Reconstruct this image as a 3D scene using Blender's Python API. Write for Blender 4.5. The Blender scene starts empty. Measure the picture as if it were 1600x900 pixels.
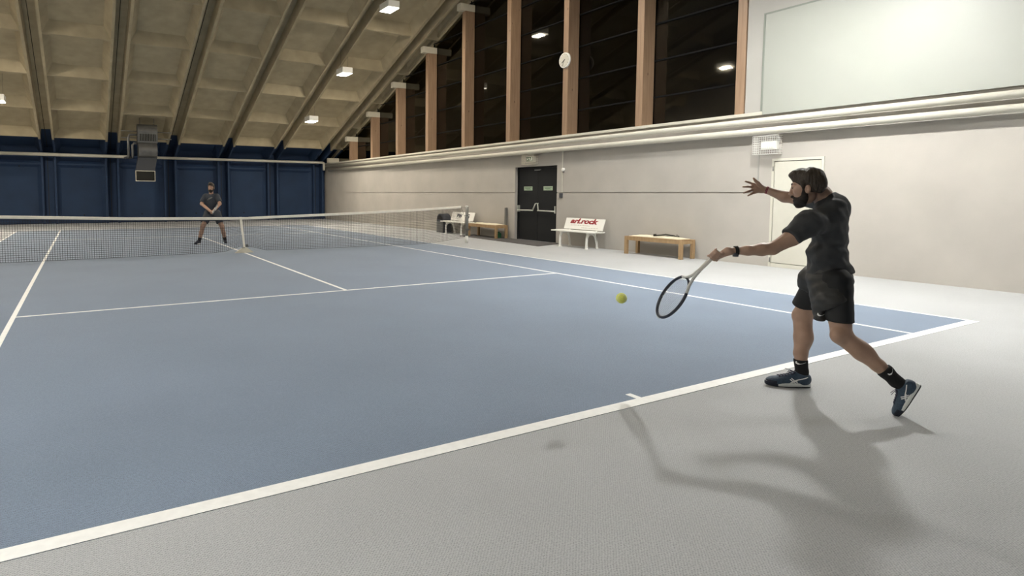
import bpy, bmesh, math, random
import numpy as np
from mathutils import Vector, Matrix
from mathutils.bvhtree import BVHTree
random.seed(7)
scene = bpy.context.scene
col = scene.collection
PI = math.pi

# ---------------------------------------------------------------- camera
F_PX, CX, CY = 940.3691, 661.8594, 365.5033
CAM = Vector((-3.3727, -2.7574, 1.4329))
YAW, PIT, ROL = .5168, -.0668, .0036
fw = Vector((math.sin(YAW)*math.cos(PIT), math.cos(YAW)*math.cos(PIT), math.sin(PIT)))
_r = Vector((math.cos(YAW), -math.sin(YAW), 0)); _u = _r.cross(fw)
rt = _r*math.cos(ROL) + _u*math.sin(ROL)
up = -_r*math.sin(ROL) + _u*math.cos(ROL)
cd = bpy.data.cameras.new('camera'); cam = bpy.data.objects.new('camera', cd); col.objects.link(cam)
cd.sensor_width = 36; cd.sensor_fit = 'HORIZONTAL'; cd.lens = F_PX/1600*36
cd.shift_x = (800-CX)/1600; cd.shift_y = -(450-CY)/1600
cd.clip_start = .05; cd.clip_end = 200
cam.matrix_world = Matrix(((rt.x, up.x, -fw.x, CAM.x), (rt.y, up.y, -fw.y, CAM.y), (rt.z, up.z, -fw.z, CAM.z), (0, 0, 0, 1)))
scene.camera = cam
def at(px, py, D):
    """a point in the hall, read from the photo at depth D metres from the lens"""
    return CAM + (fw + rt*((px-CX)/F_PX) + up*((CY-py)/F_PX))*D

# ---------------------------------------------------------------- world, exposure, lamps' strength
w = bpy.data.worlds.new('night'); scene.world = w; w.use_nodes = True
w.node_tree.nodes['Background'].inputs[0].default_value = (.01, .012, .02, 1)
w.node_tree.nodes['Background'].inputs[1].default_value = .3
vs = scene.view_settings
vs.view_transform = 'Standard'; vs.look = 'None'; vs.gamma = 1; vs.use_curve_mapping = False
vs.exposure = 0.04
LAMP = 560.0          # radiance of a lamp's diffuser

# ---------------------------------------------------------------- materials
def mat(name, c, rough=.7, metal=0, spec=.5, noise=0, nscale=8, bump=0, bscale=60, emit=None, estr=0, stretch=None):
    m = bpy.data.materials.new(name); m.use_nodes = True
    nt = m.node_tree; b = nt.nodes['Principled BSDF']
    b.inputs['Base Color'].default_value = (*c, 1); b.inputs['Roughness'].default_value = rough
    b.inputs['Metallic'].default_value = metal; b.inputs['Specular IOR Level'].default_value = spec
    tc = nt.nodes.new('ShaderNodeTexCoord')
    src = tc.outputs['Object']
    if stretch:
        mp = nt.nodes.new('ShaderNodeMapping'); mp.inputs['Scale'].default_value = stretch
        nt.links.new(src, mp.inputs[0]); src = mp.outputs[0]
    if noise:
        n = nt.nodes.new('ShaderNodeTexNoise'); n.inputs['Scale'].default_value = nscale; n.inputs['Detail'].default_value = 5
        nt.links.new(src, n.inputs['Vector'])
        r = nt.nodes.new('ShaderNodeMapRange'); r.inputs[1].default_value = .3; r.inputs[2].default_value = .7
        r.inputs[3].default_value = 1-noise; r.inputs[4].default_value = 1+noise
        nt.links.new(n.outputs[0], r.inputs[0])
        x = nt.nodes.new('ShaderNodeVectorMath'); x.operation = 'SCALE'; x.inputs[0].default_value = c
        nt.links.new(r.outputs[0], x.inputs['Scale']); nt.links.new(x.outputs[0], b.inputs['Base Color'])
    if bump:
        n2 = nt.nodes.new('ShaderNodeTexNoise'); n2.inputs['Scale'].default_value = bscale; n2.inputs['Detail'].default_value = 3
        nt.links.new(src, n2.inputs['Vector'])
        bp = nt.nodes.new('ShaderNodeBump'); bp.inputs['Strength'].default_value = bump; bp.inputs['Distance'].default_value = .01
        nt.links.new(n2.outputs[0], bp.inputs['Height']); nt.links.new(bp.outputs[0], b.inputs['Normal'])
    if emit:
        b.inputs['Emission Color'].default_value = (*emit, 1); b.inputs['Emission Strength'].default_value = estr
    return m
def floor_mat(name, c, dotc):
    """needle felt: rows of small dimples on the diagonal"""
    m = mat(name, c, rough=.85, spec=.25)
    nt = m.node_tree; b = nt.nodes['Principled BSDF']; N = nt.nodes.new; L = nt.links.new
    tc = nt.nodes['Texture Coordinate']
    mp = N('ShaderNodeMapping'); mp.inputs['Rotation'].default_value = (0, 0, R(-45)); L(tc.outputs['Object'], mp.inputs[0])
    nz = N('ShaderNodeTexNoise'); nz.inputs['Scale'].default_value = 9; L(tc.outputs['Object'], nz.inputs['Vector'])
    sc_ = N('ShaderNodeVectorMath'); sc_.operation = 'MULTIPLY_ADD'
    sc_.inputs[1].default_value = (.012, .012, 0); L(nz.outputs['Color'], sc_.inputs[0]); L(mp.outputs[0], sc_.inputs[2])
    vo = N('ShaderNodeTexVoronoi'); vo.feature = 'F1'; vo.inputs['Scale'].default_value = 1/.0110; vo.inputs['Randomness'].default_value = .22
    L(sc_.outputs[0], vo.inputs['Vector'])
    r = N('ShaderNodeMapRange'); r.inputs[1].default_value = .12; r.inputs[2].default_value = .42; r.inputs[3].default_value = 1; r.inputs[4].default_value = 0
    L(vo.outputs['Distance'], r.inputs[0])
    n1 = N('ShaderNodeTexNoise'); n1.inputs['Scale'].default_value = .8; n1.inputs['Detail'].default_value = 6; L(tc.outputs['Object'], n1.inputs['Vector'])
    n3 = N('ShaderNodeTexNoise'); n3.inputs['Scale'].default_value = 120; n3.inputs['Detail'].default_value = 2; L(tc.outputs['Object'], n3.inputs['Vector'])
    mx = N('ShaderNodeMix'); mx.data_type = 'RGBA'; mx.inputs[6].default_value = (*c, 1); mx.inputs[7].default_value = (*dotc, 1)
    L(r.outputs[0], mx.inputs[0])
    r1 = N('ShaderNodeMapRange'); r1.inputs[1].default_value = .3; r1.inputs[2].default_value = .7; r1.inputs[3].default_value = .94; r1.inputs[4].default_value = 1.06
    L(n1.outputs[0], r1.inputs[0])
    r3 = N('ShaderNodeMapRange'); r3.inputs[1].default_value = .3; r3.inputs[2].default_value = .7; r3.inputs[3].default_value = .86; r3.inputs[4].default_value = 1.14
    L(n3.outputs[0], r3.inputs[0])
    mm = N('ShaderNodeMath'); mm.operation = 'MULTIPLY'; L(r1.outputs[0], mm.inputs[0]); L(r3.outputs[0], mm.inputs[1])
    vm = N('ShaderNodeVectorMath'); vm.operation = 'SCALE'; L(mx.outputs[2], vm.inputs[0]); L(mm.outputs[0], vm.inputs['Scale'])
    L(vm.outputs[0], b.inputs['Base Color'])
    b.inputs['Sheen Weight'].default_value = .35; b.inputs['Sheen Roughness'].default_value = .35; b.inputs['Sheen Tint'].default_value = (.95, .97, 1, 1)
    bp = N('ShaderNodeBump'); bp.inputs['Strength'].default_value = .35; bp.inputs['Distance'].default_value = .003; bp.invert = True
    L(r.outputs[0], bp.inputs['Height']); L(bp.outputs[0], b.inputs['Normal'])
    return m
def wood_mat(name, c1, c2, scale=1.0, knots=True):
    m = mat(name, c1, rough=.6)
    nt = m.node_tree; b = nt.nodes['Principled BSDF']; N = nt.nodes.new; L = nt.links.new
    tc = nt.nodes['Texture Coordinate']
    mp = N('ShaderNodeMapping'); mp.inputs['Scale'].default_value = (14*scale, 14*scale, .9*scale); L(tc.outputs['Object'], mp.inputs[0])
    n = N('ShaderNodeTexNoise'); n.inputs['Scale'].default_value = 1.6; n.inputs['Detail'].default_value = 6; L(mp.outputs[0], n.inputs['Vector'])
    cr = N('ShaderNodeValToRGB'); cr.color_ramp.elements[0].position = .3; cr.color_ramp.elements[1].position = .7
    cr.color_ramp.elements[0].color = (*c2, 1); cr.color_ramp.elements[1].color = (*c1, 1)
    L(n.outputs[0], cr.inputs[0])
    out = cr.outputs[0]
    if knots:
        mp2 = N('ShaderNodeMapping'); mp2.inputs['Scale'].default_value = (5, 5, 2.2); L(tc.outputs['Object'], mp2.inputs[0])
        v = N('ShaderNodeTexVoronoi'); v.inputs['Scale'].default_value = 1.3; L(mp2.outputs[0], v.inputs['Vector'])
        r = N('ShaderNodeMapRange'); r.inputs[1].default_value = .06; r.inputs[2].default_value = .13; r.inputs[3].default_value = .85; r.inputs[4].default_value = 0
        L(v.outputs['Distance'], r.inputs[0])
        mx = N('ShaderNodeMix'); mx.data_type = 'RGBA'; mx.inputs[7].default_value = (.07, .03, .015, 1)
        L(r.outputs[0], mx.inputs[0]); L(out, mx.inputs[6]); out = mx.outputs[2]
    L(out, b.inputs['Base Color'])
    return m
def R(d): return math.radians(d)
M = {}
M['floor'] = floor_mat('grey felt', (.45, .46, .46), (.28, .285, .285))
M['court'] = floor_mat('blue felt', (.200, .253, .330), (.125, .160, .215))
M['line'] = mat('white court paint', (.88, .88, .84), .7, noise=.04, nscale=20)
M['wall'] = mat('grey beige plaster', (.43, .405, .365), .9, noise=.06, nscale=1.2, bump=.15, bscale=90, spec=.2)
M['wall_white'] = mat('white plaster', (.37, .36, .33), .8, noise=.03, nscale=1.5, spec=.2)
M['panel_white'] = mat('white board panel', (.31, .32, .285), .5, noise=.02, nscale=1.5)
M['blue'] = mat('dark blue paint', (.010, .031, .080), .75, noise=.12, nscale=1.2, bump=.1)
M['cream'] = mat('cream painted concrete', (.40, .34, .225), .85, noise=.10, nscale=2.5, bump=.2, bscale=40)
M['joint'] = mat('dark joint filler', (.03, .025, .015), .9)
M['wood'] = wood_mat('spruce post', (.32, .21, .13), (.24, .15, .09))
M['bench_wood'] = wood_mat('oiled oak', (.42, .28, .145), (.31, .20, .10), 1.6, False)
M['cap'] = mat('off white steel shoe', (.60, .56, .45), .6)
M['trim'] = mat('grey green edge strip', (.20, .22, .19), .6)
M['pipe'] = mat('off white pipe enamel', (.56, .54, .46), .4, noise=.03)
M['white'] = mat('white paint', (.80, .79, .74), .45)
M['offwhite'] = mat('off white door paint', (.56, .545, .47), .5, noise=.02)
M['black'] = mat('black door paint', (.012, .013, .014), .45, spec=.25)
M['darkmat'] = mat('dark grey mat', (.085, .08, .078), .95, noise=.15, nscale=60)
M['steel'] = mat('dark anodised steel', (.22, .22, .21), .4, metal=.7, noise=.1)
M['galv'] = mat('galvanised sheet', (.16, .16, .155), .45, metal=.6, noise=.12, nscale=5)
M['dgrey'] = mat('dark grey metal', (.05, .055, .065), .6)
M['vblack'] = mat('black void', (.01, .01, .008), .9)
M['bar'] = mat('dark glazing bar', (.008, .008, .008), .9, spec=.1)
M['chrome'] = mat('brushed handle', (.62, .62, .56), .35, metal=.5)
M['red'] = mat('dark red lettering', (.30, .02, .03), .6)
M['cushion'] = mat('cream cushion cloth', (.72, .66, .50), .9, bump=.3, bscale=30)
M['strap'] = mat('dark webbing', (.03, .028, .02), .8)
M['cord'] = mat('black net cord', (.016, .013, .015), .8)
M['tape'] = mat('white net tape', (.80, .76, .66), .8, noise=.05, nscale=10)
M['greenplate'] = mat('pale green luminous plate', (.34, .42, .30), .5)
M['green'] = mat('dark green sign', (.02, .10, .04), .5)
M['greytext'] = mat('grey print', (.45, .42, .38), .7)
M['lamp'] = mat('lamp diffuser', (.9, .9, .9), .5, emit=(1, .985, .95), estr=LAMP*1.05)
M['lamp_near'] = mat('bright lamp diffuser', (.9, .9, .9), .5, emit=(1, .99, .96), estr=LAMP*2.7)
M['lamp_glow'] = mat('lit lamp reflector', (.9, .9, .9), .5, emit=(1, .96, .86), estr=9)
M['lamp_low'] = mat('dim lamp diffuser', (.9, .9, .9), .5, emit=(1, .99, .96), estr=LAMP*.6)
M['lamp_left'] = mat('weak lamp diffuser', (.9, .9, .9), .5, emit=(1, .985, .95), estr=LAMP*.7)
M['lamp_warm'] = mat('warm lamp diffuser', (.9, .9, .9), .5, emit=(1, .90, .76), estr=LAMP*1.15)
M['sign_lit'] = mat('lit sign face', (.85, .87, .8), .5, emit=(.9, 1, .85), estr=.25)
M['ball'] = mat('optic yellow felt', (.86, .90, .20), .95, noise=.08, nscale=60, bump=.6, bscale=500)
m = bpy.data.materials.new('night window glass'); m.use_nodes = True; M['glass'] = m
nt = m.node_tree; nt.nodes.clear()
o_ = nt.nodes.new('ShaderNodeOutputMaterial'); tr = nt.nodes.new('ShaderNodeBsdfTransparent'); tr.inputs[0].default_value = (.45, .45, .42, 1)
gl = nt.nodes.new('ShaderNodeBsdfGlossy'); gl.inputs['Roughness'].default_value = .03; gl.inputs[0].default_value = (1, .96, .85, 1)
fr = nt.nodes.new('ShaderNodeFresnel'); fr.inputs[0].default_value = 1.5
mx = nt.nodes.new('ShaderNodeMixShader')
nt.links.new(fr.outputs[0], mx.inputs[0]); nt.links.new(tr.outputs[0], mx.inputs[1]); nt.links.new(gl.outputs[0], mx.inputs[2]); nt.links.new(mx.outputs[0], o_.inputs[0])

# ---------------------------------------------------------------- helpers
def tag(o, label=None, cat=None, group=None, kind=None):
    if label: o['label'] = label
    if cat: o['category'] = cat
    if group: o['group'] = group
    if kind: o['kind'] = kind
    return o
def empty(name, loc, rz=0, label=None, cat=None, group=None, kind=None):
    o = bpy.data.objects.new(name, None); col.objects.link(o); o.location = loc; o.rotation_euler = (0, 0, rz)
    o.empty_display_size = .1
    return tag(o, label, cat, group, kind)
class MB:
    """collects shapes, builds one mesh object"""
    def __init__(s): s.v = []; s.f = []; s.m = []
    def add(s, vs_, fs, mi=0):
        n = len(s.v); s.v += [tuple(v) for v in vs_]; s.f += [tuple(i+n for i in f) for f in fs]; s.m += [mi]*len(fs); return s
    def box(s, a, b, mi=0):
        (x0, y0, z0), (x1, y1, z1) = a, b
        return s.add([(x0,y0,z0),(x1,y0,z0),(x1,y1,z0),(x0,y1,z0),(x0,y0,z1),(x1,y0,z1),(x1,y1,z1),(x0,y1,z1)],
            [(0,3,2,1),(4,5,6,7),(0,1,5,4),(1,2,6,5),(2,3,7,6),(3,0,4,7)], mi)
    def bbox(s, a, b, r=.01, mi=0):
        """box with chamfered edges"""
        bm = bmesh.new(); bmesh.ops.create_cube(bm, size=1)
        a = Vector(a); b = Vector(b)
        for v in bm.verts: v.co = Vector(((a.x+b.x)/2+v.co.x*(b.x-a.x), (a.y+b.y)/2+v.co.y*(b.y-a.y), (a.z+b.z)/2+v.co.z*(b.z-a.z)))
        bmesh.ops.bevel(bm, geom=bm.edges[:], offset=r, segments=2, affect='EDGES', profile=.5)
        bm.verts.index_update()
        s.add([v.co[:] for v in bm.verts], [[v.index for v in f.verts] for f in bm.faces], mi); bm.free(); return s
    def tube(s, pts, r, n=10, mi=0, cap=True, closed=False, flat=None):
        pts = [Vector(p) for p in pts]; rs = r if isinstance(r, (list, tuple)) else [r]*len(pts)
        N = len(pts); vs_ = []; prev = None
        for i, p in enumerate(pts):
            if closed: t = pts[(i+1) % N]-pts[i-1]
            else: t = pts[min(i+1, N-1)]-pts[max(i-1, 0)]
            if t.length < 1e-9: t = Vector((0, 0, 1))
            t.normalize()
            if prev is None:
                a = Vector((0, 0, 1)) if abs(t.z) < .9 else Vector((1, 0, 0))
                x = t.cross(a).normalized()
            else:
                x = (prev - t*prev.dot(t)); x.normalize()
            prev = x; y = t.cross(x)
            for k in range(n):
                an = 2*PI*k/n; fl = flat or 1
                vs_.append(p + x*(math.cos(an)*rs[i]) + y*(math.sin(an)*rs[i]*fl))
        fs = []
        for i in range(N if closed else N-1):
            j = (i+1) % N
            for k in range(n): fs.append((i*n+k, i*n+(k+1) % n, j*n+(k+1) % n, j*n+k))
        if cap and not closed:
            fs.append(tuple(range(n))[::-1]); fs.append(tuple((N-1)*n+k for k in range(n)))
        return s.add(vs_, fs, mi)
    def prism(s, poly, axis, a, b, mi=0):
        """poly: 2d outline, extruded along axis (0,1,2) from a to b; 2d coords fill the other axes in order"""
        def P3(p, t):
            q = [0, 0, 0]; q[axis] = t; o = [i for i in range(3) if i != axis]; q[o[0]] = p[0]; q[o[1]] = p[1]; return tuple(q)
        n = len(poly)
        return s.add([P3(p, a) for p in poly]+[P3(p, b) for p in poly],
            [tuple(range(n))[::-1], tuple(range(n, 2*n))]+[(i, (i+1) % n, n+(i+1) % n, n+i) for i in range(n)], mi)
    def build(s, name, mats, parent=None, smooth=False, loc=None, **kw):
        me = bpy.data.meshes.new(name); me.from_pydata(s.v, [], s.f)
        for mm in (mats if isinstance(mats, (list, tuple)) else [mats]): me.materials.append(mm)
        me.polygons.foreach_set('material_index', s.m)
        bm = bmesh.new(); bm.from_mesh(me); bmesh.ops.recalc_face_normals(bm, faces=bm.faces); bm.to_mesh(me); bm.free()
        if smooth: me.polygons.foreach_set('use_smooth', [True]*len(me.polygons))
        if smooth == 'auto': me.set_sharp_from_angle(angle=R(40))
        me.update()
        o = bpy.data.objects.new(name, me); col.objects.link(o)
        if parent: o.parent = parent
        if loc: o.location = loc
        return tag(o, **kw)
def copy_tree(o, parent=None):
    c = o.copy(); col.objects.link(c)
    if parent: c.parent = parent
    for ch in list(o.children): copy_tree(ch, c)
    return c
def text_mesh(s, size, matrix, material, name, parent, depth=.002, shear=0, offset=0, align='LEFT', **kw):
    cu = bpy.data.curves.new(name, 'FONT'); cu.body = s; cu.size = size; cu.extrude = depth; cu.shear = shear; cu.offset = offset; cu.align_x = align
    to = bpy.data.objects.new('tmp', cu); col.objects.link(to)
    me = bpy.data.meshes.new_from_object(to.evaluated_get(bpy.context.evaluated_depsgraph_get()))
    bpy.data.objects.remove(to); me.transform(matrix); me.materials.clear(); me.materials.append(material)
    o = bpy.data.objects.new(name, me); col.objects.link(o); o.parent = parent
    return tag(o, **kw)

# ---------------------------------------------------------------- the hall
XW, YN, YS, XL = 8.6, 29.667, -5.667, -8.95
RIDGE = 12.0
def zr(y): return 3.55 + .365*(28.3-y) if y >= RIDGE else 3.55+.365*(28.3-(2*RIDGE-y))
MB().add([(XL, YS, 0), (9.6, YS, 0), (9.6, YN+.3, 0), (XL, YN+.3, 0), (XL, YS, -.2), (9.6, YS, -.2), (9.6, YN+.3, -.2), (XL, YN+.3, -.2)],
    [(0,1,2,3), (7,6,5,4), (0,4,5,1), (1,5,6,2), (2,6,7,3), (3,7,4,0)]).build('floor', M['floor'], kind='structure')
# court: felt field with painted lines
court = MB().box((-5.485, 0, .0), (5.485, 23.77, .002)).build('tennis_court', M['court'], kind='structure')
def line(x0, y0, x1, y1): MB().box((x0, y0, .002), (x1, y1, .0035)).build('court_line', M['line'], court)
line(-5.485, 0, 5.485, .1); line(-5.485, 23.67, 5.485, 23.77)
line(5.435, .1, 5.485, 23.67); line(-5.485, .1, -5.435, 23.67)
line(4.065, .1, 4.115, 23.67); line(-4.115, .1, -4.065, 23.67)
line(-4.065, 5.46, 4.065, 5.51); line(-4.065, 18.26, 4.065, 18.31)
line(-.025, 5.51, .025, 18.26); line(-.025, .1, .025, .2); line(-.025, 23.57, .025, 23.67)

# right wall: low grey plaster wall with a groove, door openings
D0, D1, DH = 10.52, 12.45, 2.27       # black double door opening
W0, W1, WH = 3.31, 4.28, 2.15         # white door
def boxes(name, L_, m, **kw):
    b = MB()
    for a, c in L_: b.box(a, c)
    return b.build(name, m, **kw)
T = .3
segs = []
for (ya, yb) in ((YS-.3, W0), (W1, D0), (D1, YN+.3)):
    if ya < 3.3 and ya < 0: segs.append(((XW, ya, 0), (XW+T, yb, 3.06)))
    else:
        segs.append(((XW, ya, 0), (XW+T, yb, 1.462))); segs.append(((XW+.02, ya, 1.462), (XW+T, yb, 1.492))); segs.append(((XW, ya, 1.492), (XW+T, yb, 3.06)))
segs += [((XW, W0, WH), (XW+T, W1, 3.06)), ((XW, D0, DH), (XW+T, D1, 3.06))]
# low wall top extends back under the window bay
segs += [((XW+T, YS-.3, 2.9), (9.6, YN+.3, 3.06))]
boxes('wall_right', segs, M['wall'], kind='structure')
# upper white wall south of the windows (full height up to the roof)
up_ = MB(); y0, y1 = YS-.3, 4.9
top = [(y0, zr(y0)+.75), (y1, zr(y1)+.75)]
up_.prism([(y0, 3.06), (y1, 3.06), (y1, top[1][1]), (y0, top[0][1])], 0, XW, XW+.35)
up_.build('wall_right_upper', M['wall_white'], kind='structure')
# shallow board panel on it, with a thin frame
pan = MB().box((XW-.055, -4.2, 3.035), (XW, 4.50, 5.0)).build('wall_panel', M['panel_white'], kind='structure')
fr_ = MB(); fr_.box((XW-.062, 4.50, 3.11), (XW, 4.535, 5.03)); fr_.box((XW-.062, -4.2, 5.0), (XW, 4.50, 5.03))
fr_.build('panel_trim', M['trim'], pan)
# window sill ledge, then the pipes run below it
MB().bbox((XW-.06, 4.50, 3.03), (XW+.72, YN, 3.10), .008).build('trim_1', M['pipe'], kind='structure')
# glazing
gx = 9.02
g = MB(); g.prism([(4.95, 3.1), (YN, 3.1), (YN, zr(YN)+.55), (RIDGE, zr(RIDGE)+.55), (4.95, zr(4.95)+.55)], 0, gx, gx+.012)
g.build('window_1', M['glass'], kind='structure')
posts_y = [5.13+2.612*i for i in range(10)]
hd_ = MB(); hd_.prism([(4.95, zr(4.95)+.15), (RIDGE, zr(RIDGE)+.15), (YN, zr(YN)+.15), (YN, zr(YN)+.62), (RIDGE, zr(RIDGE)+.62), (4.95, zr(4.95)+.62)], 0, 8.90, 9.0)
hd_.build('trim_2', M['cream'], kind='structure')
glz = MB()
for i, yp in enumerate(posts_y[:-1]):
    za = max(zr(yp), zr(yp+2.5))+.5
    z = 3.82
    while z < za:
        # bar lies under the sloping head: clip its length where the roof drops
        ye = yp+2.61
        glz.box((gx-.03, yp-.2, z-.018), (gx+.03, ye-.2, z+.018)); z += .885
    glz.box((gx-.03, yp+.0, 3.1), (gx+.03, yp+.05, min(zr(yp)+.3, 9.8)))
glz.build('window_frame', M['bar'], kind='structure')
# spruce posts with steel shoes under the roof rib
ord_ = ['at the end beside the white upper wall', 'second from the white upper wall', 'third from the white wall, behind the clock', 'fourth from the white upper wall',
 'fifth from the white upper wall', 'sixth from the white upper wall', 'seventh from the white upper wall', 'eighth from the white upper wall', 'ninth, next to last towards the blue wall', 'last one, close to the blue end wall']
for i, yp in enumerate(posts_y):
    zt = zr(yp)-.1
    dpt = .40
    if i == 0: x0_ = XW+.0
    else: x0_ = XW
    e = empty('wooden_post', (XW+.2, yp-.1, 3.1), 0, 'tall knotty spruce post between dark windows, '+ord_[i], 'post', 'window posts', None)
    MB().bbox((x0_-XW-.2, -.1, 0), (.2, .1, zt-3.1-.22), .006).build('post_shaft', M['wood'], e)
    MB().bbox((-.42, -.12, zt-3.1-.22), (.2, .12, zt-3.1+.02), .01).build('steel_shoe', M['cap'], e)
# far wall, left wall, south wall
xs_c = [8.1-2.54*k for k in range(7)]     # centres of the rib pairs
CH, RW = .25, .043                        # half distance of a rib pair, half width of a rib
def panel_field(name, spans, crosses, P, depth, kind, mats, matf=None, chamfer=.2, cdrop=.08, joint=True, nkids=None):
    """double-T precast panels: bays between rib pairs, split by cross ribs. P(x, t, d) -> point, d = depth into the slab"""
    b = MB()
    ts0, ts1 = crosses[0], crosses[-1]
    def quad(p, q, r_, s_, mi): b.add([p, q, r_, s_], [(0, 1, 2, 3)], mi)
    def mi_at(t): return matf(t) if matf else 0
    cuts = sorted(set(crosses))
    for (xa, xb) in spans:                # bay between two rib pairs
        for a, c in zip(cuts[:-1], cuts[1:]):
            mi = mi_at((a+c)/2)
            e = .04                      # half width of a cross rib's face
            ix0, ix1, it0, it1 = xa+chamfer, xb-chamfer, a+e+chamfer*.7, c-e-chamfer*.7
            A = P(xa, a+e, cdrop); B_ = P(xb, a+e, cdrop); Cc = P(xb, c-e, cdrop); Dd = P(xa, c-e, cdrop)
            a2 = P(ix0, it0, depth); b2 = P(ix1, it0, depth); c2 = P(ix1, it1, depth); d2 = P(ix0, it1, depth)
            quad(a2, b2, c2, d2, mi); quad(A, B_, b2, a2, mi); quad(B_, Cc, c2, b2, mi); quad(Cc, Dd, d2, c2, mi); quad(Dd, A, a2, d2, mi)
            quad(P(xa, a, cdrop), P(xb, a, cdrop), B_, A, mi_at(a+.01)); quad(Dd, Cc, P(xb, c, cdrop), P(xa, c, cdrop), mi_at(c-.01))
    for k in range(len(spans)-1):         # channel between the two ribs of a pair
        xa, xb = spans[k+1][1]+2*RW, spans[k][0]-2*RW
        for a, c in zip(cuts[:-1], cuts[1:]):
            mi = mi_at((a+c)/2)
            quad(P(xa, a, 0), P(xa, c, 0), P(xa+.03, c, depth), P(xa+.03, a, depth), mi)
            quad(P(xb, a, 0), P(xb, c, 0), P(xb-.03, c, depth), P(xb-.03, a, depth), mi)
            xm = xa*.62+xb*.38
            quad(P(xa+.03, a, depth), P(xm-.012, a, depth), P(xm-.012, c, depth), P(xa+.03, c, depth), mi)
            quad(P(xm+.012, a, depth), P(xb-.03, a, depth), P(xb-.03, c, depth), P(xm+.012, c, depth), mi)
            quad(P(xm-.012, a, depth), P(xm+.012, a, depth), P(xm+.012, c, depth), P(xm-.012, c, depth), len(mats)-1)
    root = b.build(name, mats, kind=kind)
    # ribs
    for k, (xa, xb) in enumerate(spans):
        for x0, x1 in ((xb, xb+2*RW), (xa-2*RW, xa)):
            rb = MB()
            for a, c in zip(cuts[:-1], cuts[1:]):
                mi = mi_at((a+c)/2)
                v = [P(x0, a, 0), P(x1, a, 0), P(x1, c, 0), P(x0, c, 0), P(x0, a, depth+.02), P(x1, a, depth+.02), P(x1, c, depth+.02), P(x0, c, depth+.02)]
                rb.add(v, [(0,1,2,3), (0,1,5,4), (3,2,6,7), (0,3,7,4), (1,2,6,5)], mi)
            rb.build('concrete_rib', mats, root)
    return root
spans = []
for k in range(len(xs_c)-1): spans.append((xs_c[k+1]+CH+RW, xs_c[k]-CH-RW))
spans = [(xs_c[0]+CH+RW, XW+.42)] + spans
spans += [(XL-.2, xs_c[-1]-CH-RW)]
roofP = lambda x, t, d: (x, t, zr(t)+d*1.05)
blue_from = 27.9
cn = [YN+.1-.0, 27.9, 25.4, 22.9, 20.4, 17.9, 15.4, RIDGE]
panel_field('ceiling', spans, cn, roofP, .42, 'structure', [M['cream'], M['blue'], M['joint']], lambda t: 1 if t > blue_from else 0)
cs = [2*RIDGE-t for t in cn]
panel_field('ceiling_south', spans, cs, roofP, .42, 'structure', [M['cream'], M['blue'], M['joint']], lambda t: 1 if t < 2*RIDGE-blue_from else 0)
wallP = lambda x, t, d: (x, 29.25+d, t)
panel_field('wall_far', spans[0:], [-.02, .0, 2.72, zr(29.3)+.02], wallP, .40, 'structure', [M['blue'], M['joint']], None, .16, .30)
MB().box((XL-.3, YN+.02, -.2), (9.6, YN+.3, zr(YN)+.7)).build('wall_far_backing', M['blue'], kind='structure')
MB().prism([(YS-.3, 0), (YN+.3, 0), (YN+.3, zr(YN)+.8), (RIDGE, zr(RIDGE)+.8), (YS-.3, zr(YS)+.8)], 0, XL-.3, XL).build('wall_left', M['wall'], kind='structure')
MB().box((XL-.3, YS-.3, 0), (9.6, YS, zr(YS)+.7)).build('wall_back', M['blue'], kind='structure')
# roof cover above the ribs so no sky shows
rc_ = MB(); rc_.prism([(YN+.4, zr(YN+.4)+.48), (RIDGE, zr(RIDGE)+.48), (YS-.4, zr(YS-.4)+.48), (YS-.4, zr(YS-.4)+.6), (RIDGE, zr(RIDGE)+.6), (YN+.4, zr(YN+.4)+.6)], 0, XL-.3, 9.7)
rc_.build('roof', M['cream'], kind='structure')
# small dark fixing points on the blue wall
MBs = [(-5.73, 2.60), (-3.27, 2.62), (-.81, 2.60), (1.64, 2.79), (4.09, 2.79), (-3.26, .38), (-.8, .4), (1.7, .4), (4.1, .4)]

# ---------------------------------------------------------------- pipes
p_ = empty('heating_pipe', (8.45, 12, 2.905), 0, 'upper off-white pipe running the whole right wall under the window sill', 'pipe', 'wall pipes')
MB().tube([(0, -17.6, 0), (0, 17.0, 0)], .062, 14).build('pipe_run', M['pipe'], p_, True)
for k in range(-5, 6): MB().box((.0, k*3.0-.02, -.05), (.15, k*3.0+.02, .05)).build('bracket', M['pipe'], p_)
p_ = empty('heating_pipe', (8.45, 12, 2.70), 0, 'lower off-white pipe running the whole right wall, casting a wide shadow', 'pipe', 'wall pipes')
MB().tube([(0, -17.6, 0), (0, 16.6, 0)], .065, 14).build('pipe_run', M['pipe'], p_, True)
for k in range(-5, 6): MB().box((.0, k*3.0-.02, -.05), (.15, k*3.0+.02, .05)).build('bracket', M['pipe'], p_)
p_ = empty('heating_pipe', (8.25, 29.05, 3.12), 0, 'grey pipe across the blue end wall from the corner to the heater', 'pipe', 'end wall pipes')
MB().tube([(.1, 0, -.42), (.1, 0, -.08), (.07, 0, -.02), (0, 0, 0), (-8.4, 0, 0)], .065, 12).build('pipe_run', M['pipe'], p_, True)
p_ = empty('heating_pipe', (-1.45, 29.05, 3.12), 0, 'grey pipe across the blue end wall left of the heater', 'pipe', 'end wall pipes')
MB().tube([(-7.4, 0, 0), (-.2, 0, 0), (.05, -.1, 0)], .075, 12).build('pipe_run', M['pipe'], p_, True)

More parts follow.
